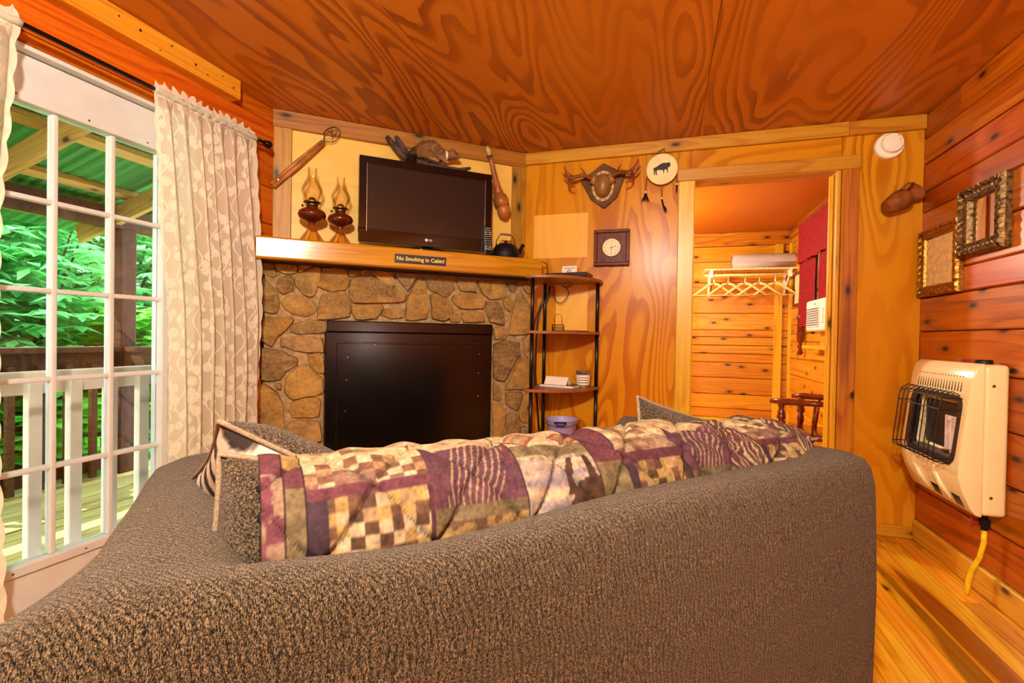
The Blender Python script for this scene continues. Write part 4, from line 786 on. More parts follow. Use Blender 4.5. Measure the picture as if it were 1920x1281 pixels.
MB().box(-.115, .115, -.075, .075, .001, .013).build('pages', 'paper', mg); MB().box(-.117, .117, -.077, .077, .013, .0145).build('cover', 'mag', mg); MB().box(-.117, .117, -.077, .077, 0, .001).build('back_cover', 'mag', mg)
MB().box(-.1185, -.117, -.077, .077, 0, .0145).build('spine', 'mag', mg)
t2 = tent('welcome_card', (-.645, 3.02, TIERS[2]+.0146), -.25, .155, .048, .032, 'long white folded card lying on the magazine')
MB().prism([(.05, .018), (.057, .028), (.064, .018), (.057, .008)], -.0335, -.0325, 'y', Matrix.Rotation(-.55, 4, 'X') @ Matrix.Translation((0, .012, 0))).build('printed_emblem', 'ink', t2)
tn = empty('candle_tin', (-.49, 3.07, TIERS[2]), (0, 0, .2), 'small pail candle with a white paper label', 'candle')
MB().lathe([(.036, 0), (.046, .098), (.048, .1), (.046, .101), (.044, .096), (.04, .085), (.0, .085)], 28, None, False).build('pail', 'tin', tn, smooth=True)
MB().grid(20, 3, lambda u, v: ((.0395+.0078*(v*.76+.08))*math.sin((u-.5)*2.6), -(.0395+.0078*(v*.76+.08))*math.cos((u-.5)*2.6), .016+.062*v)).build('paper_label', 'paper', tn, smooth=True, fix=False)
for z_ in (.03, .045, .06): MB().grid(10, 2, lambda u, v: (.0475*math.sin((u-.5)*1.5), -.0475*math.cos((u-.5)*1.5), z_+.003*v)).build('label_text', 'ink', tn, fix=False)
MB().lathe([(.0, .0855), (.0415, .0855), (.0415, .087), (.0, .087)], 20, None, False).build('wax', 'paper', tn)
MB().tube([(-.048, 0, .09), (-.06, -.006, .07), (-.056, -.012, .045), (-.046, -.012, .06)], .0014, 5).build('wire_handle', 'rod', tn)
bk = empty('lavender_bucket', (-.612, 3.02, TIERS[3]), (0, 0, .15), 'lavender metal pail with a blue gripped wire handle', 'bucket')
autosm(MB().lathe([(.07, 0), (.1, .145), (.104, .148), (.104, .151), (.1, .151), (.097, .146), (.068, .005), (0, .005)], 32, None, False).build('pail', 'bucket', bk), 50)
MB().tube([(.112*math.cos(a), .112*math.sin(a), .14-.022*math.sin(-a)) for a in [-PI+k*PI/20 for k in range(21)]], .0017, 5).build('wire_handle', 'rod', bk)
MB().tube([(.1155*math.cos(a), .1155*math.sin(a), .128+(.004)) for a in [-PI/2-.22+k*.44/6 for k in range(7)]], .009, 10).build('grip', 'blue', bk, smooth=True)
MB().box(-.04, .035, -.116, -.108, .135, .147).build('grip_plate', 'black', bk)
for s_ in (-1, 1): MB().tube([(s_*.1, 0, .14), (s_*.114, 0, .143), (s_*.112, 0, .132)], .0022, 6).build('ear', 'rod', bk)
def cable(lab, pts, r=.003):
    vs = [Vector(p) for p in pts]; out = []
    for i in range(len(vs)-1):
        p0, p1, p2, p3 = vs[max(i-1, 0)], vs[i], vs[i+1], vs[min(i+2, len(vs)-1)]
        for k in range(6):
            t = k/6; out.append(.5*((2*p1)+(p2-p0)*t+(2*p0-5*p1+4*p2-p3)*t*t+(-p0+3*p1-3*p2+p3)*t**3))
    out.append(vs[-1]); return tag(MB().tube(out, r, 6).build('power_cable', 'black', smooth=True), lab, 'cable', 'cables behind the shelf')
cable('black cables bundled down beside the rear shelf leg', [(-.735, 3.155, 1.40), (-.745, 3.14, 1.32), (-.80, 3.13, 1.22), (-.815, 3.12, .9), (-.805, 3.12, .72), (-.79, 3.13, .5), (-.775, 3.13, .42), (-.80, 3.13, .25)], .006)
cable('black cable looping below the top shelf', [(-.715, 3.16, 1.405), (-.705, 3.155, 1.34), (-.685, 3.15, 1.30), (-.655, 3.15, 1.29), (-.625, 3.155, 1.32), (-.61, 3.16, 1.36), (-.635, 3.165, 1.395), (-.66, 3.165, 1.403), (-.62, 3.16, 1.395), (-.59, 3.16, 1.405)], .0028)
cable('thin black cable hanging along the stone edge', [(-.75, 3.13, 1.41), (-.78, 3.12, 1.30), (-.83, 3.11, 1.1), (-.82, 3.11, .8), (-.80, 3.12, .6), (-.785, 3.12, .42)], .0035)
# ---------------------------------------------------------------- antler mount
am = wroot('antler_mount', 'back', -.402, 2.045, .0095, 'antlers with leather skull cap on a pointed dark plaque', 'antlers')
pl = [(0, .145), (.135, .085), (.15, .03), (.088, -.085), (.008, -.15), (-.078, -.085), (-.147, .03), (-.14, .05)]
MB().prism([(0, .145), (.142, .062), (.088, -.085), (.008, -.15), (-.078, -.085), (-.147, .04)], -.018, 0, 'y').build('plaque', 'plaque', am, bevel=.006)
lr = MB()
def ell(rx, rz, n=28): return [(rx*math.cos(2*PI*k/n), rz*math.sin(2*PI*k/n)) for k in range(n)]
MB().prism([(x_, z_-.005) for x_, z_ in ell(.07, .098)], -.024, -.018, 'y').build('leather_rim', 'tanleather', am)
dm = MB().grid(25, 13, lambda u, v: ((.056*math.cos(2*PI*u))*math.cos(v*PI/2), -.024-.055*math.sin(v*PI/2), -.006+.08*math.sin(2*PI*u)*math.cos(v*PI/2)))
dm.build('skull_cap', 'leather', am, smooth=True, fix=False)
for k in range(12):
    a = 2*PI*k/12+.26; MB().lathe([(.0045, 0), (.003, .003), (.0005, .004)], 8, Matrix.Rotation(PI/2, 4, 'X')).build('tack', 'brass', am, (.064*math.cos(a), -.024, -.005+.092*math.sin(a)))
for s_ in (-1, 1): 
    MB().tube([(s_*.03, -.05, .05), (s_*.05, -.056, .04), (s_*.06, -.05, .015), (s_*.045, -.055, -.005)], [.012, .02, .022, .008], 10).build('hide_wrap', 'leather', am, smooth=True)
A1 = [([(.05, -.055, .03), (.09, -.075, .05), (.13, -.095, .052), (.17, -.105, .04), (.2, -.11, .03)], [.013, .011, .011, .012, .011]), ([(.17, -.105, .04), (.205, -.115, .06), (.222, -.118, .085), (.232, -.115, .115)], [.011, .009, .007, .002]),
      ([(.195, -.11, .035), (.2, -.12, .0), (.185, -.13, -.022), (.155, -.14, -.028)], [.011, .009, .007, .003]), ([(.1, -.08, .052), (.11, -.1, .075), (.128, -.105, .1)], [.008, .006, .002]), ([(.2, -.11, .03), (.225, -.1, .05), (.245, -.095, .075)], [.008, .006, .002])]
for s_, nm in ((1, 'antler'), (-1, 'antler')):
    m = MB()
    for pts, rr_ in A1: m.tube([(s_*p[0]*(1.02 if s_ < 0 else .96), p[1], p[2]-(.0 if s_ > 0 else .004)) for p in pts], rr_, 10)
    m.build(nm, 'antler', am, smooth=True)
# ---------------------------------------------------------------- bison drum
dr_ = wroot('hand_drum', 'back', -.042, 2.113, .012, 'round hide hand drum painted with a black bison', 'drum')
tl = Matrix.Rotation(.10, 4, 'X')
MB().lathe([(.092, 0), (.094, .02), (.093, .04), (.09, .043)], 40, tl @ Matrix.Rotation(PI/2, 4, 'X')).build('frame', 'thong', dr_, smooth=False)
MB().lathe([(.0925, .040), (.0925, .0445), (.088, .0462), (0, .0465)], 40, tl @ Matrix.Rotation(PI/2, 4, 'X'), False).build('drum_head', 'hide', dr_, smooth=True)
bis = [(-.05, -.002), (-.046, .006), (-.03, .012), (-.012, .024), (.006, .032), (.02, .031), (.03, .03), (.04, .033), (.046, .026), (.047, .012), (.042, .004), (.036, .007), (.034, .0), (.033, -.016), (.034, -.026), (.03, -.026), (.027, -.012), (.022, -.004), (.014, -.01), (.012, -.028), (.008, -.028), (.007, -.012), (.0, -.008), (-.014, -.008), (-.024, -.006), (-.03, -.016), (-.026, -.036), (-.03, -.037), (-.037, -.02), (-.036, -.01), (-.04, -.016), (-.038, -.036), (-.042, -.036), (-.047, -.018), (-.044, -.006)]
MB().prism([(x_*1.05, z_*1.05+.003) for x_, z_ in bis], -.0475, -.0464, 'y', tl).build('bison_painting', 'ink', dr_)
MB().tube([tl @ Vector((-.03, -.02, .088)), tl @ Vector((-.02, -.025, .112)), (.008, -.03, .124), (.012, -.028, .13)], .0028, 6).tube([(.006, -.028, .122), (.018, -.03, .108)], .002, 5).build('hanging_loop', 'thong', dr_)
def tassel(x0, z0, x1, z1, hair, n=16, spread=.03, ln=.06):
    s = MB()
    for d_ in (-.003, .003): s.tube([(x0+d_, -.03, z0), ((x0+x1)/2+d_, -.034, (z0+z1)/2), (x1+d_*.6, -.03, z1)], .0022, 6)
    s.build('thong', 'thong', dr_); MB().lathe([(.0045, -.006), (.0055, 0), (.0045, .006)], 10).build('bead', 'pale', dr_, (x1, -.03, z1))
    h = MB(); rs = random.Random(n)
    for k in range(n):
        a = rs.uniform(-1, 1); h.tube([(x1+a*.004, -.03+rs.uniform(-.004, .004), z1-.004), (x1+a*spread*.35+hair*.3*ln, -.032, z1-ln*.5), (x1+a*spread+hair*ln, -.03, z1-ln*rs.uniform(.75, 1.1))], [.002, .0026, .0005], 4)
    tag(h.build('horsehair', 'hair', dr_), kind='stuff')
tassel(-.09, -.04, -.094, -.135, 0); tassel(.0, -.092, .003, -.18, .32, 18, .008, .085); tassel(.087, -.02, .088, -.1, 0, 8, .006, .05)
# ---------------------------------------------------------------- clock
ck = wroot('wall_clock', 'back', -.34, 1.643, .0095, 'square dark wood wall clock with a round ivory dial', 'clock')
MB().box(-.112, .112, -.022, 0, -.115, .115).build('case', 'mahog', ck, bevel=.004)
fr = MB()
for a in ((-.112, .112, .094, .115), (-.112, .112, -.115, -.094), (-.112, -.091, -.094, .094), (.091, .112, -.094, .094)): fr.box(a[0], a[1], -.036, -.0215, a[2], a[3])
fr.build('frame', 'mahog', ck, bevel=.004); MB().box(-.0905, .0905, -.026, -.0218, -.0935, .0935).build('face_board', 'mahog', ck, bevel=.003)
R90 = Matrix.Rotation(PI/2, 4, 'X')
MB().lathe([(.0585, .0262), (.0605, .031), (.057, .032), (.056, .029)], 40, R90, False).build('bezel', 'brass', ck, smooth=True)
dl = MB().lathe([(.057, .0262), (.057, .0285)], 40, R90).build('dial', 'dial', ck)
for k in range(1, 13):
    a = PI/2-k*PI/6; text(str(k), .0135, 'ink', dl, (.045*math.cos(a), -.0286, .045*math.sin(a)), (PI/2, 0, 0), .0002, 'numeral')
for a, l_, w_, nm in ((PI/2-2.45*PI/6, .031, .0016, 'hour_hand'), (PI/2-PI*1.02, .044, .0011, 'minute_hand')):
    d_ = Vector((math.cos(a), 0, math.sin(a))); n_ = Vector((-d_.z, 0, d_.x)); b_ = d_*-.01; e_ = d_*l_
    MB().add([b_+n_*w_+Vector((0, -.0295, 0)), b_-n_*w_+Vector((0, -.0295, 0)), e_-n_*w_*.6+Vector((0, -.0295, 0)), e_+n_*w_*.6+Vector((0, -.0295, 0)), b_+n_*w_+Vector((0, -.0302, 0)), b_-n_*w_+Vector((0, -.0302, 0)), e_-n_*w_*.6+Vector((0, -.0302, 0)), e_+n_*w_*.6+Vector((0, -.0302, 0))], [(0, 1, 2, 3), (7, 6, 5, 4), (0, 4, 5, 1), (1, 5, 6, 2), (2, 6, 7, 3), (3, 7, 4, 0)]).build(nm, 'hole', dl)
# ---------------------------------------------------------------- smoke alarm, jug
sa = wroot('smoke_alarm', 'back', 1.149, 2.146, .0095, 'round white smoke alarm high on the plywood wall', 'smoke alarm')
autosm(MB().lathe([(.07, 0), (.07, .012), (.066, .018), (.05, .02)], 40, R90).build('base', 'plastic', sa), 40); autosm(MB().lathe([(.053, .018), (.053, .032), (.048, .04), (.03, .043), (0, .044)], 40, R90, False).build('cover', 'plastic', sa, (.008, 0, .008)), 40)
dots = MB()
for i in range(4):
    for j in range(4): dots.lathe([(.0011, 0), (.0011, .0005)], 6, Matrix.Translation((.028+i*.005, -.0425, .012+j*.005)) @ R90)
dots.build('sounder_holes', 'hole', sa); MB().lathe([(.0025, 0), (.0025, .0008)], 8, R90).build('indicator', 'hole', sa, (.03, -.043, .042))
jg = wroot('clay_jug', 'back', 1.183, 1.83, .075, 'brown clay jug hung on its side on the plywood wall', 'jug')
ax = Vector((.78, .25, .42)).normalized(); mq = ax.to_track_quat('Z', 'Y').to_matrix().to_4x4() @ Matrix.Translation((0, 0, -.085))
autosm(MB().lathe([(.0, 0), (.031, 0), (.034, .004), (.05, .06), (.056, .09), (.052, .112), (.037, .128), (.036, .14), (.046, .17), (.05, .182), (.047, .183), (.041, .168), (.032, .14), (.03, .13)], 32, mq, False).build('body', 'clay', jg), 50)
MB().tube([tuple(mq @ Vector((-.02, .03, .135))), tuple(mq @ Vector((-.045, .055, .15))), tuple(mq @ Vector((-.05, .066, .125))), tuple(mq @ Vector((-.035, .052, .085)))], [.007, .0075, .0075, .007], 10).build('handle', 'clay', jg, smooth=True)
MB().tube([(.0, .07, .03), (-.01, .0, .045), (-.012, -.02, .05)], .003, 6).build('peg', 'iron', jg)
# ---------------------------------------------------------------- frames on the right wall
def frame(name, u, z, w_, h_, mat, fw, lab, cat, depth=.03, tilt=0):
    t = wroot(name, 'right', u, z, .0225, lab, cat, None)
    prof = [(0, 0), (0, .55), (.12, .95), (.3, 1.0), (.42, .72), (.6, .62), (.78, .8), (.9, .66), (1, .3), (1, 0)]
    for nm, ang, ln, off in (('frame_rail', 0, w_, h_/2), ('frame_rail', PI, w_, h_/2), ('frame_stile', PI/2, h_, w_/2), ('frame_stile', -PI/2, h_, w_/2)):
        m = MB(); N = len(prof); segs = max(6, int(ln/.012)); vs = []; fs = []
        for i in range(segs+1):
            for a, d_ in prof:
                inn = a*fw; x_ = (-ln/2+inn)+(ln-2*inn)*i/segs
                orn = (.16*math.sin(i*1.9+a*9)+.10*noise.noise(Vector((i*.9, a*6, ln*40))))*(1 if .05 < a < .55 else .25 if a < .95 else 0)*(d_ > .1)
                vs.append((x_, -depth*max(0, d_+orn*.6), off-inn))
        for i in range(segs):
            for j in range(N-1): fs.append((i*N+j, i*N+j+1, (i+1)*N+j+1, (i+1)*N+j))
        m.add(vs, fs, Matrix.Rotation(ang, 4, 'Y')).build(nm, mat, t, smooth=False)
    return t
f1 = frame('gilt_picture_frame', 2.982, 1.487, .372, .35, 'gold', .055, 'gilt frame around a yellowed handwritten page, nearer the corner', 'picture')
pg = MB().box(-.133, .133, -.007, -.001, -.122, .122).build('yellowed_page', 'sketch', f1)
rs = random.Random(2); ln_ = MB(); 
for k in range(15):
    z_ = .1-k*.0135; a = -.11+rs.random()*.02
    while a < .1: b_ = a+rs.uniform(.012, .035); ln_.box(a, min(b_, .11), -.0076, -.007, z_-.0007, z_+.0007); a = b_+.006
tag(ln_.build('handwriting', 'tanleather', pg), kind='stuff')
f2 = frame('gilt_mirror', 2.622, 1.615, .312, .306, 'oldgold', .062, 'small mirror in a tarnished carved gilt frame', 'mirror', .042)
MB().box(-.096, .096, -.010, -.001, -.093, .093).build('mirror_glass', 'mirror', f2)
# ---------------------------------------------------------------- wall heater
ht = wroot('gas_wall_heater', 'right', 2.70, 0, .0225, 'cream gas wall heater with black wire guard', 'heater')
HW = .255
def shell(prof, w_, r): 
    m = MB(); return m.prism(prof, -w_, w_, 'x')
# local: x along wall toward the viewer, -y into the room
autosm(MB().prism([(0, .372), (0, .985), (-.085, .985), (-.085, .372)], -HW, HW, 'x').build('back_shell', 'heater', ht, bevel=.018, seg=4), 40)
pf = [(-.08, .366), (-.08, .988), (-.092, .988), (-.112, .966), (-.125, .92), (-.142, .76), (-.162, .57), (-.163, .52), (-.15, .468), (-.118, .392), (-.1, .37)]
fs_ = MB().prism(pf, -HW+.001, HW-.001, 'x').build('tmpf', 'heater', None, bevel=.012, seg=3)
cut = MB().box(-.19, .20, -.3, -.095, .575, .832).build('tmpc', 'heater', None, bevel=.035, seg=3)
bo = fs_.modifiers.new('b', 'BOOLEAN'); bo.object = cut; bo.operation = 'DIFFERENCE'; bo.solver = 'EXACT'
me = evalmesh(fs_); bpy.data.objects.remove(cut); me.materials.clear(); autosm(mobj('front_shell', me, 'heater', ht), 35)
MB().box(-.2, .21, -.098, -.088, .565, .842).build('firebox_back', 'black', ht); MB().box(-.19, .2, -.15, -.096, .578, .588).build('firebox_floor', 'ember', ht)
gs = MB()
for k in range(32):
    a = 2*PI*k/32
def rrect(w_, h_, r, n=6):
    out = []
    for cx, cz, a0 in ((w_-r, h_-r, 0), (-w_+r, h_-r, PI/2), (-w_+r, -h_+r, PI), (w_-r, -h_+r, 1.5*PI)):
        for k in range(n+1): out.append((cx+r*math.cos(a0+k*PI/2/n), cz+r*math.sin(a0+k*PI/2/n)))
    return out
def fy(z): 
    return -.142-(.76-z)*.105 if z < .76 else -.142+(z-.76)*.106
def fpt(p, d=0): z = .7035+p[1]; return (.005+p[0], fy(z)-d, z)
o_ = rrect(.212, .146, .045); i_ = rrect(.188, .122, .03); N = len(o_)
m = MB().add([fpt(p, .003) for p in o_]+[fpt(p, .003) for p in i_]+[fpt(p, -.03) for p in i_]+[fpt(p, -.004) for p in o_], [(k, (k+1) % N, N+(k+1) % N, N+k) for k in range(N)]+[(N+k, N+(k+1) % N, 2*N+(k+1) % N, 2*N+k) for k in range(N)]+[(3*N+k, 3*N+(k+1) % N, (k+1) % N, k) for k in range(N)])
m.build('opening_gasket', 'black', ht)
for k in range(3): MB().box(-.022, .022, -.012, 0, -.075, .075).build('ceramic_plaque', 'ceramic', ht, (.05+k*.048, -.100, .675), bevel=.004)
MB().box(.06, .09, -.135, -.12, .588, .602).build('burner', 'brass', ht)
def gz(x_, d): return x_
gd = []
zs = [.855, .80, .70, .60, .568]
for k in range(10):
    x_ = -.185+k*.042; pts = [(x_, fy(.84)-.002, .852), (x_, fy(.84)-.03, .868), (x_, fy(.82)-.058, .848), (x_, fy(.8)-.066, .81), (x_, fy(.7)-.066, .7), (x_, fy(.6)-.066, .6), (x_, fy(.58)-.062, .57), (x_, fy(.57)-.03, .562), (x_, fy(.56)-.002, .562)]
    MB().tube(pts, .0022, 6).build('guard_wire', 'iron', ht)
for z_, nm in ((.79, 'guard_rail'), (.585, 'guard_rail'), (.84, 'guard_rail')):
    MB().tube([(-.205, fy(z_)-.002, z_), (-.2, fy(z_)-.06, z_), (-.185, fy(z_)-.0685, z_), (.19, fy(z_)-.0685, z_), (.207, fy(z_)-.06, z_), (.212, fy(z_)-.002, z_)], .0024, 6).build(nm, 'iron', ht)
for k in range(17):
    x_ = -.175+k*.0225; z0, z1 = .868, .945-.0*k; MB().add([(x_, fy(z0)-.0022, z0), (x_+.0045, fy(z0)-.0022, z0), (x_+.0045, -.1222, z1-.012), (x_, -.1222, z1-.012), (x_, fy(z0)+.006, z0), (x_+.0045, fy(z0)+.006, z0), (x_+.0045, -.112, z1-.012), (x_, -.112, z1-.012)], [(0, 1, 2, 3), (7, 6, 5, 4), (0, 4, 5, 1), (1, 5, 6, 2), (2, 6, 7, 3), (3, 7, 4, 0)]).build('vent_slot', 'hole', ht)
for x_ in (-.11, .075): MB().tube([(x_-.02, -.157, .545), (x_-.005, -.16, .50), (x_+.02, -.147, .45), (x_+.045, -.122, .40)], [.004, .011, .012, .006], 10).build('pressed_rib', 'heater', ht, smooth=True)
for k in range(6):
    for b0_ in (-.02, .15): MB().tube([(b0_+k*.011, -.137, .434), (b0_+k*.011+.006, -.117, .39)], .0016, 5).build('lower_slot', 'hole', ht)
MB().box(-.0, .035, -.06, -.02, .985, 1.0).build('ignition_button', 'red', ht, bevel=.002); MB().lathe([(.03, 0), (.03, .014), (.027, .018)], 24).build('control_knob', 'black', ht, (.165, -.045, .985))
MB().lathe([(.03, 0), (.03, .002)], 24).build('knob_plate', 'black', ht, (.165, -.045, .985))
for z_ in (.90, .45): MB().lathe([(.006, 0), (.006, .002), (.003, .0035)], 10, Matrix.Rotation(PI/2, 4, 'Y')).build('side_screw', 'brass', ht, (HW, -.055, z_))
vl = MB().tube([(.19, -.04, .372), (.19, -.04, .30)], .012, 10).box(.176, .204, -.055, -.026, .315, .345).build('gas_valve', 'iron', ht)
MB().lathe([(.016, 0), (.016, .01), (.009, .014)], 12, R90).box(-.006, .006, -.018, -.012, -.024, .024).build('valve_handle', 'red', vl, (.168, -.055, .325))
hp = [wp('right', 2.51, .0625, .305), wp('right', 2.505, .065, .25), wp('right', 2.52, .07, .18), wp('right', 2.545, .085, .11), wp('right', 2.555, .09, .05), wp('right', 2.557, .092, .004)]
tag(MB().tube(hp, .0095, 12).build('gas_hose', 'hose', smooth=True), 'yellow gas hose running from the heater to the floor', 'hose')
# ---------------------------------------------------------------- bedroom things seen through the doorway
rk = wroot('coat_rack', 'bed', .87, 1.83, .021, 'pale wooden wall rack with shelf slats and hanging rod', 'coat rack')
for y_ in (-.06, -.14, -.22, -.30): MB().box(-.47, .46, y_-.02, y_+.02, 0, .018).build('shelf_slat', 'hanger', rk)
MB().tube([(-.47, -.27, -.05), (.47, -.27, -.05)], .014, 12).build('hanging_rod', 'hanger', rk, smooth=True)
for x_ in (-.40, .38): MB().box(x_-.014, x_+.014, -.32, 0, -.012, 0).box(x_-.014, x_+.014, -.02, 0, -.26, 0).build('bracket', 'plastic', rk); MB().tube([(x_, -.01, -.24), (x_, -.29, -.02)], .01, 8).build('brace', 'plastic', rk); MB().box(x_-.018, x_+.018, -.29, -.25, -.075, 0).build('rod_hook', 'plastic', rk)
def hanger(x_, lab):
    h = wroot('wooden_hanger', 'bed', x_, 1.78, .291, lab, 'hanger', 'wooden hangers on the bedroom rack')
    MB().tube([(.0, 0, -.09), (0, 0, -.045), (.006, 0, -.018)]+[(.016*math.cos(a), 0, .0+.018*math.sin(a)) for a in [-.6+k*.45 for k in range(9)]], .002, 6).build('hook', 'chrome', h)
    for s_ in (-1, 1): MB().tube([(0, 0, -.09), (s_*.05, -.002, -.105), (s_*.13, -.006, -.165), (s_*.215, -.01, -.225)], [.014, .015, .012, .008], 10).build('shoulder', 'hanger', h, smooth=True)
    MB().tube([(-.2, -.008, -.222), (.2, -.008, -.222)], .005, 8).build('trouser_bar', 'hanger', h, smooth=True); h.rotation_euler = (0, 0, R.uniform(-.12, .12)); return h
for x_, lab in zip((.50, .645, .815, .955, 1.11), ('leftmost wooden hanger on the bedroom rack', 'second wooden hanger from the left on the rack', 'middle wooden hanger on the bedroom rack', 'fourth wooden hanger from the left on the rack', 'rightmost wooden hanger on the bedroom rack')): hanger(x_, lab)
tw = wroot('rolled_blanket', 'bed', 1.0, 1.8485, .2, 'grey blanket rolled up on the rack shelf', 'blanket')
sp_ = []; 
for k in range(90): a = k*.32; r_ = .012+.0026*a; sp_.append((r_, a))
rl = MB(); N = len(sp_); wv_ = [(-.31, .92), (-.3, 1), (-.1, 1.02), (.1, .99), (.3, 1), (.31, .95)]
for x_, s_ in wv_: rl.v += [(x_, r_*s_*math.cos(a), .089+r_*s_*math.sin(a)*1.0) for r_, a in sp_]
for i in range(len(wv_)-1):
    for k in range(N-1): rl.f.append((i*N+k, i*N+k+1, (i+1)*N+k+1, (i+1)*N+k))
rl.build('roll', 'towel', tw, (0, 0, -.004), smooth=True, fix=False); MB().lathe([(.078, -.3), (.08, 0), (.078, .3)], 24, Matrix.Translation((0, 0, .086)) @ Matrix.Rotation(PI/2, 4, 'Y')).build('core', 'towel', tw, smooth=True)
pc = wroot('small_bedroom_picture', 'right', 5.72, 1.61, .0225, 'small dark framed sketch on the bedroom side wall', 'picture')
for a in ((-.2, .2, .15, .18), (-.2, .2, -.18, -.15), (-.2, -.165, -.15, .15), (.165, .2, -.15, .15)): MB().box(a[0], a[1], -.02, 0, a[2], a[3]).build('frame_side', 'mahog', pc, bevel=.003)
MB().box(-.165, .165, -.008, 0, -.15, .15).build('sketch', 'sketch', pc)
bc = wroot('burgundy_curtain', 'right', 4.75, 0, .07, 'burgundy curtain with ruffled valance at the bedroom window', 'curtain')
def fold(x0, x1, zt, zb, n, amp, seed, gather=0):
    def fn(u, v):
        x_ = x0+(x1-x0)*u; x_ = x_+(gather*(v**1.5))*(1 if x0 < 0 else -1)*(1-u if x0 >= 0 else u)*-1 if gather else x_
        return (x_, amp*math.sin(u*2*PI*n+seed+v)*(.5+.5*v)+.01*noise.noise(Vector((u*5, v*3, seed))), zt+(zb-zt)*v+(.018*abs(math.sin(u*PI*n*.7)) if v > .98 and gather == 0 else 0))
    return MB().grid(80, 40, fn)
fold(-.75, .75, 2.2, 1.82, 14, .014, .5).build('valance', 'wine', bc, (0, -.03, 0), smooth=True, fix=False)
fold(-.75, -.28, 2.17, 1.2, 6, .02, 1.5).build('drape', 'wine', bc, (0, 0.0, 0), smooth=True, fix=False); fold(-.1, .75, 2.17, 1.42, 9, .02, 2.5).build('drape', 'wine', bc, (0, 0, 0), smooth=True, fix=False)
MB().tube([(-.8, 0, 2.185), (.8, 0, 2.185)], .008, 8).build('rod', 'rod', bc)
ac = wroot('window_air_conditioner', 'right', 4.28, 1.145, .0225, 'white window air conditioner with horizontal louvers', 'air conditioner')
autosm(MB().box(-.245, .245, -.225, .05, 0, .245).build('casing', 'plastic', ac, bevel=.02, seg=3), 40)
MB().box(-.205, .13, -.231, -.222, .03, .19).build('grille_panel', 'white', ac, bevel=.004)
for k in range(8): MB().box(-.19, .115, -.2335, -.2295, .045+k*.0175, .052+k*.0175).build('louver_slot', 'ember', ac)
MB().box(-.01, .02, -.229, -.224, .205, .212).build('badge', 'ember', ac); MB().box(.15, .22, -.231, -.224, .06, .17).build('control_panel', 'plastic', ac)
cable('white power cord hanging below the air conditioner', [wp('right', 4.10, .2, 1.145), wp('right', 4.09, .21, 1.05), wp('right', 4.06, .1, .9), wp('right', 4.03, .05, .75)], .006).data.materials[0] = M['plastic']
ws = tag(board(None, 'window_shelf', 'right', 3.95, 5.0, 1.0, 1.03, .021, .16, 'pinelight'), 'pine ledge below the air conditioner', 'ledge')
board(None, 'trim_20', 'right', 3.95, 5.3, .9, .95, .021, .045, 'pinelight')['kind'] = 'structure'
sbk = wroot('support_block', 'right', 4.28, 1.03, .0225, 'pine blocks propping up the air conditioner', 'block'); MB().box(-.2, .2, -.13, 0, 0, .115).build('block', 'pine', sbk)
tie = wroot('carved_wall_spindle', 'right', 5.45, 0, .0225, 'dark turned wooden spindle on the bedroom side wall', 'spindle')
MB().lathe([(.01, .93), (.03, .95), (.015, .98), (.028, 1.01), (.014, 1.04), (.03, 1.07), (.034, 1.1), (.03, 1.27), (.045, 1.29), (.03, 1.33), (.012, 1.36)], 14, Matrix.Translation((0, -.045, 0))).build('turning', 'cherry', tie, smooth=True)
# armchair in the bedroom
ch = empty('cherry_armchair', (1.02, 3.86, 0), (0, 0, math.radians(152)), 'glossy cherry armchair with turned posts behind the door casing', 'armchair')
def turned(z0, z1, r, n=26):
    out = []
    for k in range(n+1): t = k/n; out.append((r*(.62+.38*abs(math.sin(t*PI*2.5))+(.25 if .45 < t < .55 else 0)), z0+(z1-z0)*t))
    return out
# local +x = chair front
autosm(MB().prism([(-.2, -.22), (.22, -.24), (.25, -.2), (.25, .2), (.22, .24), (-.2, .22)], .41, .445, 'z').build('seat', 'cherry', ch, bevel=.01), 40)
for x_, y_ in ((.2, -.2), (.2, .2), (-.17, -.18), (-.17, .18)): MB().lathe(turned(0, .41, .021), 14).build('leg', 'cherry', ch, (x_, y_, 0), smooth=True)
for y_ in (-.235, .235):
    MB().lathe(turned(.445, .645, .024), 16, Matrix.Translation((.16, y_*.96, 0)) @ Matrix.Shear('XY', 4, (.12, 0)) if False else Matrix.Translation((.17, y_*.96, 0))).build('arm_post', 'cherry', ch, smooth=True)
    for k in range(3): MB().tube([(.07-k*.085, y_*.94, .44), (.05-k*.085, y_, .645)], .0085, 8).build('arm_spindle', 'cherry', ch, smooth=True)
    MB().tube([(.235, y_*1.02, .652), (.16, y_*1.03, .656), (0, y_, .658), (-.17, y_*.92, .66)], [.017, .024, .02, .016], 12).build('arm_rest', 'cherry', ch, smooth=True)
for y_ in (-.19, .19): MB().tube([(-.17, y_, .44), (-.2, y_*1.05, .7), (-.235, y_*1.1, .80)], [.017, .02, .013], 12).build('back_post', 'cherry', ch, smooth=True)
for k in range(5): MB().tube([(-.18, -.12+k*.06, .44), (-.225, -.13+k*.065, .775)], .008, 8).build('back_spindle', 'cherry', ch, smooth=True)
MB().box(-.245, -.215, -.2, .2, .745, .80).build('top_rail', 'cherry', ch, bevel=.008)
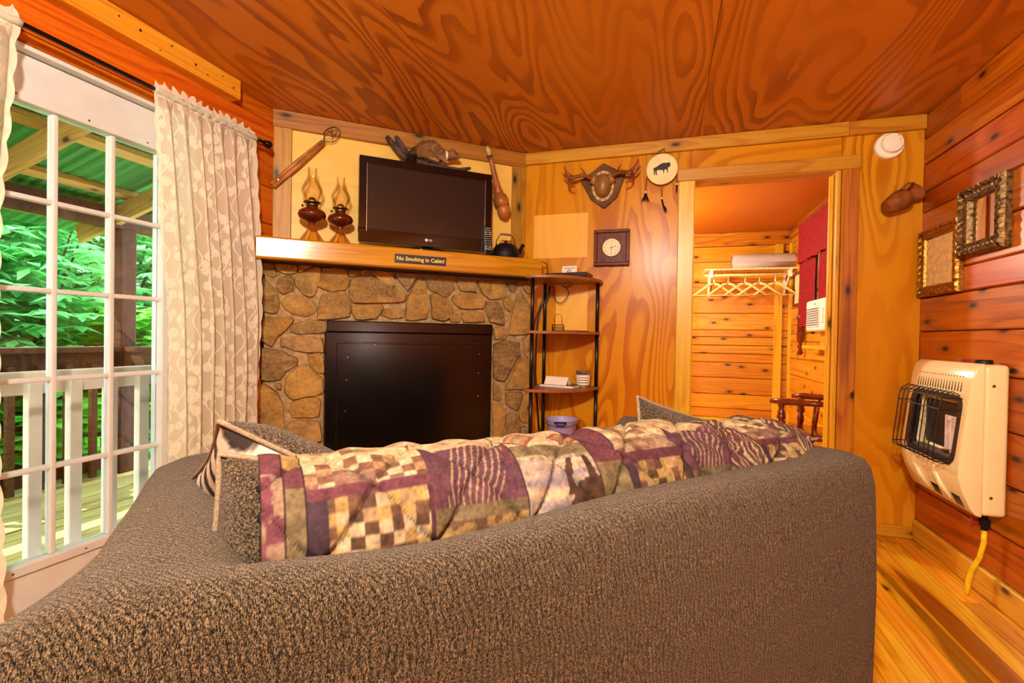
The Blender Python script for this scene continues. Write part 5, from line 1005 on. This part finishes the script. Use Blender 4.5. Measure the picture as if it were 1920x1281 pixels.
# ---------------------------------------------------------------- sofa
A = Vector((-.56, .285, 0)); SD = Vector((.686, .727, 0)); ang = math.atan2(.727, .686); SW = 1.574; SDP = .80
sofa = empty('loveseat_sofa', A, (0, 0, ang), 'brown chenille loveseat seen from behind, facing the fireplace', 'sofa')
def upath(r_out, n=10):
    """outer and inner U outline: left arm front -> back -> right arm front; sampled with equal counts"""
    aw, bw = .205, .112; o = []; i = []; kind = []
    def arc(c, r, a0, a1): return [(c[0]+r*math.cos(a0+(a1-a0)*k/n), c[1]+r*math.sin(a0+(a1-a0)*k/n)) for k in range(n+1)]
    M_ = 16
    # left arm
    fr_o = arc((.09, SDP-.09), .09, PI/2, PI, ); fr_i = arc((aw-.06, SDP-.06), .06, PI/2, 0)
    o += fr_o; i += fr_i; kind += [0]*len(fr_o)
    for k in range(1, M_): t = k/M_; o.append((0, (SDP-.09)*(1-t)+r_out*t)); i.append((aw, (SDP-.06)*(1-t)+(bw+.05)*t)); kind.append(0)
    ca = arc((r_out, r_out), r_out, PI, 1.5*PI); ci = arc((aw+.05, bw+.05), .05, PI, 1.5*PI); o += ca; i += ci; kind += [1]*len(ca)
    for k in range(1, 40): t = k/40; o.append((r_out*(1-t)+(SW-r_out)*t, 0)); i.append(((aw+.05)*(1-t)+(SW-aw-.05)*t, bw)); kind.append(2)
    ca = arc((SW-r_out, r_out), r_out, 1.5*PI, 2*PI); ci = arc((SW-aw-.05, bw+.05), .05, 1.5*PI, 2*PI); o += ca; i += ci; kind += [1]*len(ca)
    for k in range(1, M_): t = k/M_; o.append((SW, r_out*(1-t)+(SDP-.09)*t)); i.append((SW-aw, (bw+.05)*(1-t)+(SDP-.06)*t)); kind.append(0)
    fr_o = arc((SW-.09, SDP-.09), .09, 0, PI/2); fr_i = arc((SW-aw+.06, SDP-.06), .06, PI, PI/2); o += fr_o; i += fr_i; kind += [0]*len(fr_o)
    return o, i
o_, i_ = upath(.055)
prof = [(0, 0), (0, .25), (0, .55), (0, .8), (.0, .9), (.03, .955), (.10, .985), (.25, 1.0), (.5, 1.004), (.75, .996), (.9, .975), (.97, .94), (1, .88), (1, .7), (1, .55)]
vs = []; fs = []; N = len(prof)
for a, b in zip(o_, i_):
    yy = (a[1]+b[1])/2; top = .792-.022*min(1, max(0, yy-.06)/.5)-.006*math.sin(PI*min(1, max(0, (a[0])/SW)))-.026*math.exp(-((a[0]-.33)/.30)**2)*max(0, 1-a[1]/.3)
    for t, h in prof:
        bul = .012*math.sin(min(1, h)*PI)*(1 if t == 0 else 0)
        x_ = a[0]+(b[0]-a[0])*t; y_ = a[1]+(b[1]-a[1])*t
        z_ = .05+(top-.05)*h+.005*noise.noise(Vector((x_*4, y_*4, h*2)))
        cx, cy = SW/2, .5; d_ = Vector((x_-cx, y_-cy)); 
        if bul and a[1] < .1: y_ -= bul
        elif bul: x_ += math.copysign(bul, x_-cx)
        if x_ < .3: x_ -= .085*max(0, 1-y_/.26)**1.6*max(0, 1-x_/.3)
        vs.append((x_, y_, z_))
for i in range(len(o_)-1):
    for j in range(N-1): fs.append((i*N+j, i*N+j+1, (i+1)*N+j+1, (i+1)*N+j))
e = (len(o_)-1)*N; fs += [tuple(range(N)), tuple(e+j for j in range(N))[::-1]]
fb = MB().add(vs, fs).build('upholstered_frame', 'sofa', sofa); autosm(fb, 60)
MB().box(.2, SW-.2, .13, SDP-.03, .12, .33).build('seat_base', 'sofa', sofa, bevel=.01)
for k in range(2):
    w_ = (SW-.42)/2; MB().box(.21+k*w_+.004, .21+(k+1)*w_-.004, .15, SDP+.02, .332, .47).build('seat_cushion', 'sofa', sofa, bevel=.035, seg=4)
    MB().box(.215+k*w_+.004, .205+(k+1)*w_-.004, .165, .34, .475, .80-k*.03).build('back_cushion', 'cush', sofa, bevel=.05, seg=4)
for x_, y_ in ((.06, .06), (SW-.06, .06), (.08, SDP-.08), (SW-.08, SDP-.08)): MB().lathe([(.022, 0), (.028, .055)], 12).build('foot', 'mahog', sofa, (x_, y_, 0))
# ---------------------------------------------------------------- pillows
def pillow(name, lab, w_, h_, d_, M4, mats=('cush', 'cush'), colfn=None, group=None, n=34):
    root = empty(name, (0, 0, 0), label=lab, cat='pillow', group=group); root.matrix_world = M4
    def side(s):
        def fn(u, v):
            a = 2*u-1; b = 2*v-1; k = max(0, (1-abs(a)**2.6))*max(0, (1-abs(b)**2.6)); pin = 1-.07*(1-abs(a)**2)*abs(b)**3; pin2 = 1-.07*(1-abs(b)**2)*abs(a)**3
            return (a*w_/2*pin2, s*d_/2*k**.52+.004*noise.noise(Vector((a*3, b*3, s))), b*h_/2*pin)
        return MB().grid(n, n, fn), fn
    m, f0 = side(-1); m.build('front_cover', mats[0], root, smooth=True, fix=False, cols=[colfn(u, v) for u, v in m.uvs] if colfn else None)
    m, f1_ = side(1); m.build('back_cover', mats[1], root, smooth=True, fix=False)
    ed = [f1_(k/24, 0) for k in range(24)]+[f1_(1, k/24) for k in range(24)]+[f1_(1-k/24, 1) for k in range(24)]+[f1_(0, 1-k/24) for k in range(24)]
    MB().tube([(p[0]*1.008, 0, p[2]*1.008) for p in ed], .0045, 8, True).build('piping', 'piping', root, smooth=True); return root
SM = Matrix.Translation(A) @ Matrix.Rotation(ang, 4, 'Z')
def zig(u, v):
    w_ = .5+.5*math.sin((v*9+.35*math.sin(u*16))*2*PI/1.6); return (.62, .55, .44) if w_ > .45 else ((.03, .025, .022) if w_ < .25 else (.2, .17, .14))
pillow('patterned_throw_pillow', 'grey pillow with a black and cream patterned face in the left sofa corner', .31, .33, .14, SM @ Matrix.Translation((.262, .40, .775)) @ Matrix.Rotation(.50, 4, 'Y') @ Matrix.Rotation(-.1, 4, 'Z') @ Matrix.Rotation(1.05, 4, 'X'), ('zigzag', 'cush'), zig, n=70)
pillow('grey_back_pillow', 'grey piped pillow tucked under the left end of the quilt', .39, .34, .19, SM @ Matrix.Translation((.325, .215, .69)) @ Matrix.Rotation(-.10, 4, 'X') @ Matrix.Rotation(.14, 4, 'Y'))
pillow('grey_throw_pillow', 'grey throw pillow with cream corner leaning at the right sofa arm', .42, .40, .15, SM @ Matrix.Translation((1.262, .30, .672)) @ Matrix.Rotation(-.30, 4, 'X') @ Matrix.Rotation(.27, 4, 'Y'))
pillow('small_grey_pillow', 'grey pillow lying flat at the right end of the quilt', .30, .24, .11, SM @ Matrix.Translation((1.42, .26, .765)) @ Matrix.Rotation(1.25, 4, 'X') @ Matrix.Rotation(.1, 4, 'Y'))
# ---------------------------------------------------------------- quilt
def hsh(a, b): return (math.sin(a*127.1+b*311.7)*43758.5453) % 1
CR = Vector((.66, .54, .33)); TN = Vector((.40, .27, .14)); BR = Vector((.11, .06, .035)); PL = Vector((.15, .05, .07)); DP = Vector((.06, .035, .055)); OL = Vector((.20, .16, .085)); GD = Vector((.46, .32, .12)); LI = Vector((.30, .26, .31)); RDc = Vector((.34, .09, .06)); DK = Vector((.03, .018, .018))
def mixc(a, b, t): return a+(b-a)*max(0, min(1, t))
def checker(u, v, s, cols): i, j = int(u//s), int(v//s); return cols[int(hsh(i, j)*3 + ((i+j) % 2)*3) % len(cols)]
def block(b, u, v):
    """u along 0..0.24, v up from the sofa back 0..; returns colour"""
    n1 = noise.noise(Vector((u*45, v*45, b))); 
    if b == 0:
        if v > .115: c = checker(u, v, .0205, [CR, CR, TN, CR, mixc(TN, CR, .4), BR*2]); c = c if v > .15 else mixc(c, PL, .75 if checker(u, v, .0205, [0, 1, 0, 1, 1, 0]) else .1)
        elif v > .097: c = PL
        elif .03 < u < .175: c = checker(u, v, .019, [GD, BR, GD, TN, BR*1.6, CR*.8])
        elif u < .03: c = DP
        else: c = PL*.7
        return c*(1+.25*n1)
    if b == 1:
        if v < .035: return (GD if u > .15 and n1 < .25 else (GD*.75 if n1 < .1 else BR*1.3))*(1+.2*n1)
        if v < .058: return OL*(1+.3*n1)
        if v > .19: return mixc(CR, TN, n1+.3)
        s_ = math.sin(u*620+12*math.sin(v*18+u*10)+5*noise.noise(Vector((u*14, v*14, 2)))); c = mixc(PL*1.2, DP*1.4, .5+.8*noise.noise(Vector((u*10, v*10, 5))))
        return mixc(c, CR*.62, .85 if s_ > .6 and abs(u-.085-.3*(v-.1)) < .05 else 0)
    if b == 2:
        if v > .165:
            d_ = abs(((u+.02) % .11)-.055)+abs(v-.20)*1.1; return (RDc if .03 < d_ < .042 else (TN if d_ < .03 else CR))*(1+.15*n1)
        if v > .13: return OL*(1+.4*n1)
        t_ = math.hypot((u-.15)/.07, (v-.0)/.075); an_ = min(abs(u-.10-.25*(v-.07)), abs(u-.15+.1*(v-.07)), abs(u-.20-.3*(v-.07)))
        if t_ < 1 or (v < .12 and v > .05 and an_ < .009*(1.2-(v-.05)*9)): return BR*(.8+.6*n1)
        sky = mixc(LI, CR, .5+.9*noise.noise(Vector((u*7, v*75, 8)))); return mixc(sky, OL, .55 if v > .115 and math.sin(u*240+n1*6) > 0 else 0)
    if b == 3:
        if v > .115: c = checker(u, v, .0215, [CR, TN, CR, mixc(TN, CR, .5), BR*2.4, CR]); return (c if v > .16 else mixc(c, PL, .45))*(1+.2*n1)
        if v > .092: return PL*.8
        if .02 < u < .15: return checker(u, v, .018, [GD*.9, BR, TN, GD, BR*1.7, GD])*(1+.2*n1)
        return DK*2 if u > .15 else DP
    if b == 4:
        if u < .09 and v > .10: 
            return PL*1.15*(.7 if (math.sin((u+v)*420) > .8 or math.sin((u-v)*420) > .8) else 1)
        return OL*(1+.4*n1) if v > .02 else BR
    s_ = math.sin(u*480+9*math.sin(v*18)+5*n1); return mixc(mixc(BR*1.2, PL, .5+n1), CR*.8, 1 if s_ > .6 else 0)
BLK = [(.0, .028, 9), (.028, .055, 8), (.055, .235, 0), (.235, .40, 1), (.40, .565, 2), (.565, .635, 4), (.635, .80, 3), (.80, .95, 1), (.95, 1.06, 5), (1.06, 1.20, 0), (1.20, 1.30, 5)]
def qcol(u, v):
    # u metres along, v metres of cloth up from the sofa back
    for a, b, k in BLK:
        if a <= u < b:
            if abs(u-a) < .0018: return DK
            if k == 9: return PL*1.2 if v > .16 else mixc(PL*1.4, CR*.6, .6 if noise.noise(Vector((u*70, v*40, 1))) > .05 else 0)
            if k == 8: return OL*1.1 if v < .12 else (PL if v < .18 else GD)
            return block(k, u-a, v)
    return OL
QL = 1.27
PRF = [(.098, .62, 0), (.096, .69, 0), (.094, .735, .0), (.098, .782, .04), (.122, .826, .075), (.156, .854, .11), (.2, .868, .15), (.25, .868, .195), (.295, .855, .24), (.34, .825, .3), (.372, .765, .37), (.39, .68, .45), (.40, .56, .57), (.41, .49, .64)]
def qprof(t):
    x_ = t*(len(PRF)-1); i = min(int(x_), len(PRF)-2); f = x_-i
    p0, p1, p2, p3 = (Vector(PRF[max(0, min(len(PRF)-1, i+k))]) for k in (-1, 0, 1, 2))
    return .5*((2*p1)+(p2-p0)*f+(2*p0-5*p1+4*p2-p3)*f*f+(-p0+3*p1-3*p2+p3)*f**3)
NU, NV = 520, 150
qv = []; qc = []
for j in range(NV):
    for i in range(NU):
        u = QL*i/(NU-1); t = j/(NV-1); p = qprof(t); d0 = .205+u
        cz = .79; hs = 1-.12*max(0, (u-.25))-.30*max(0, u-.98)
        z_ = p.y if p.y < .70 else .70+(p.y-.70)*hs
        o_ = p.x
        vv = max(0, p.z-.012)*1.4
        cr_ = max(0, min(1, (u-.66)/.18)); wr = (.030*noise.noise(Vector((u*11, p.z*9, 1.3)))+.016*noise.noise(Vector((u*26+p.z*12, p.z*18, 4))))*cr_
        wr += .006*noise.noise(Vector((u*8, p.z*8, 9)))+.0025*math.sin(u*60)*(.06 < p.z < .25)*(1-cr_)
        q1 = abs(((u+p.z*1.0) % .165)-.0825); q2 = abs(((u-p.z*1.0+.02) % .165)-.0825); wr -= .007*max(0, 1-q1/.010)+.007*max(0, 1-q2/.010)
        wr += .006*min(1, min(q1, q2)/.04)
        nn_ = Vector((o_-.25, z_-.76)); nn_ = nn_.normalized() if nn_.length > .01 else Vector((0, 1))
        if t < .1: wr *= 0
        dsh = .02*noise.noise(Vector((u*9, p.z*7, 6)))*cr_
        qv.append((d0+dsh, o_+nn_.x*wr, z_+nn_.y*wr))
        if q1 < .0016 or q2 < .0016: c_ = qcol(u+dsh*1.5, vv)*.35
        else: c_ = qcol(u+dsh*1.5, vv)
        c_ = c_*(1+.55*noise.noise(Vector((u*160, vv*160, 3)))+.35*noise.noise(Vector((u*55, vv*55, 7)))); qc.append(tuple(max(.004, k_*.56) for k_ in c_))
qf = [(j*NU+i, j*NU+i+1, (j+1)*NU+i+1, (j+1)*NU+i) for j in range(NV-1) for i in range(NU-1)]
qm = MB(); qm.v = qv; qm.f = qf
ql = empty('patchwork_quilt', A, (0, 0, ang), 'plum and gold patchwork lodge quilt draped over the sofa cushions', 'quilt')
qo = qm.build('cloth', 'quilt', ql, smooth=True, cols=qc, fix=False)
so = qo.modifiers.new('th', 'SOLIDIFY'); so.thickness = .008; so.offset = -1
MB().box(1.355, 1.395, .132, .139, .80, .815).build('care_label', 'paper', ql, rot=(0, 0, 0))
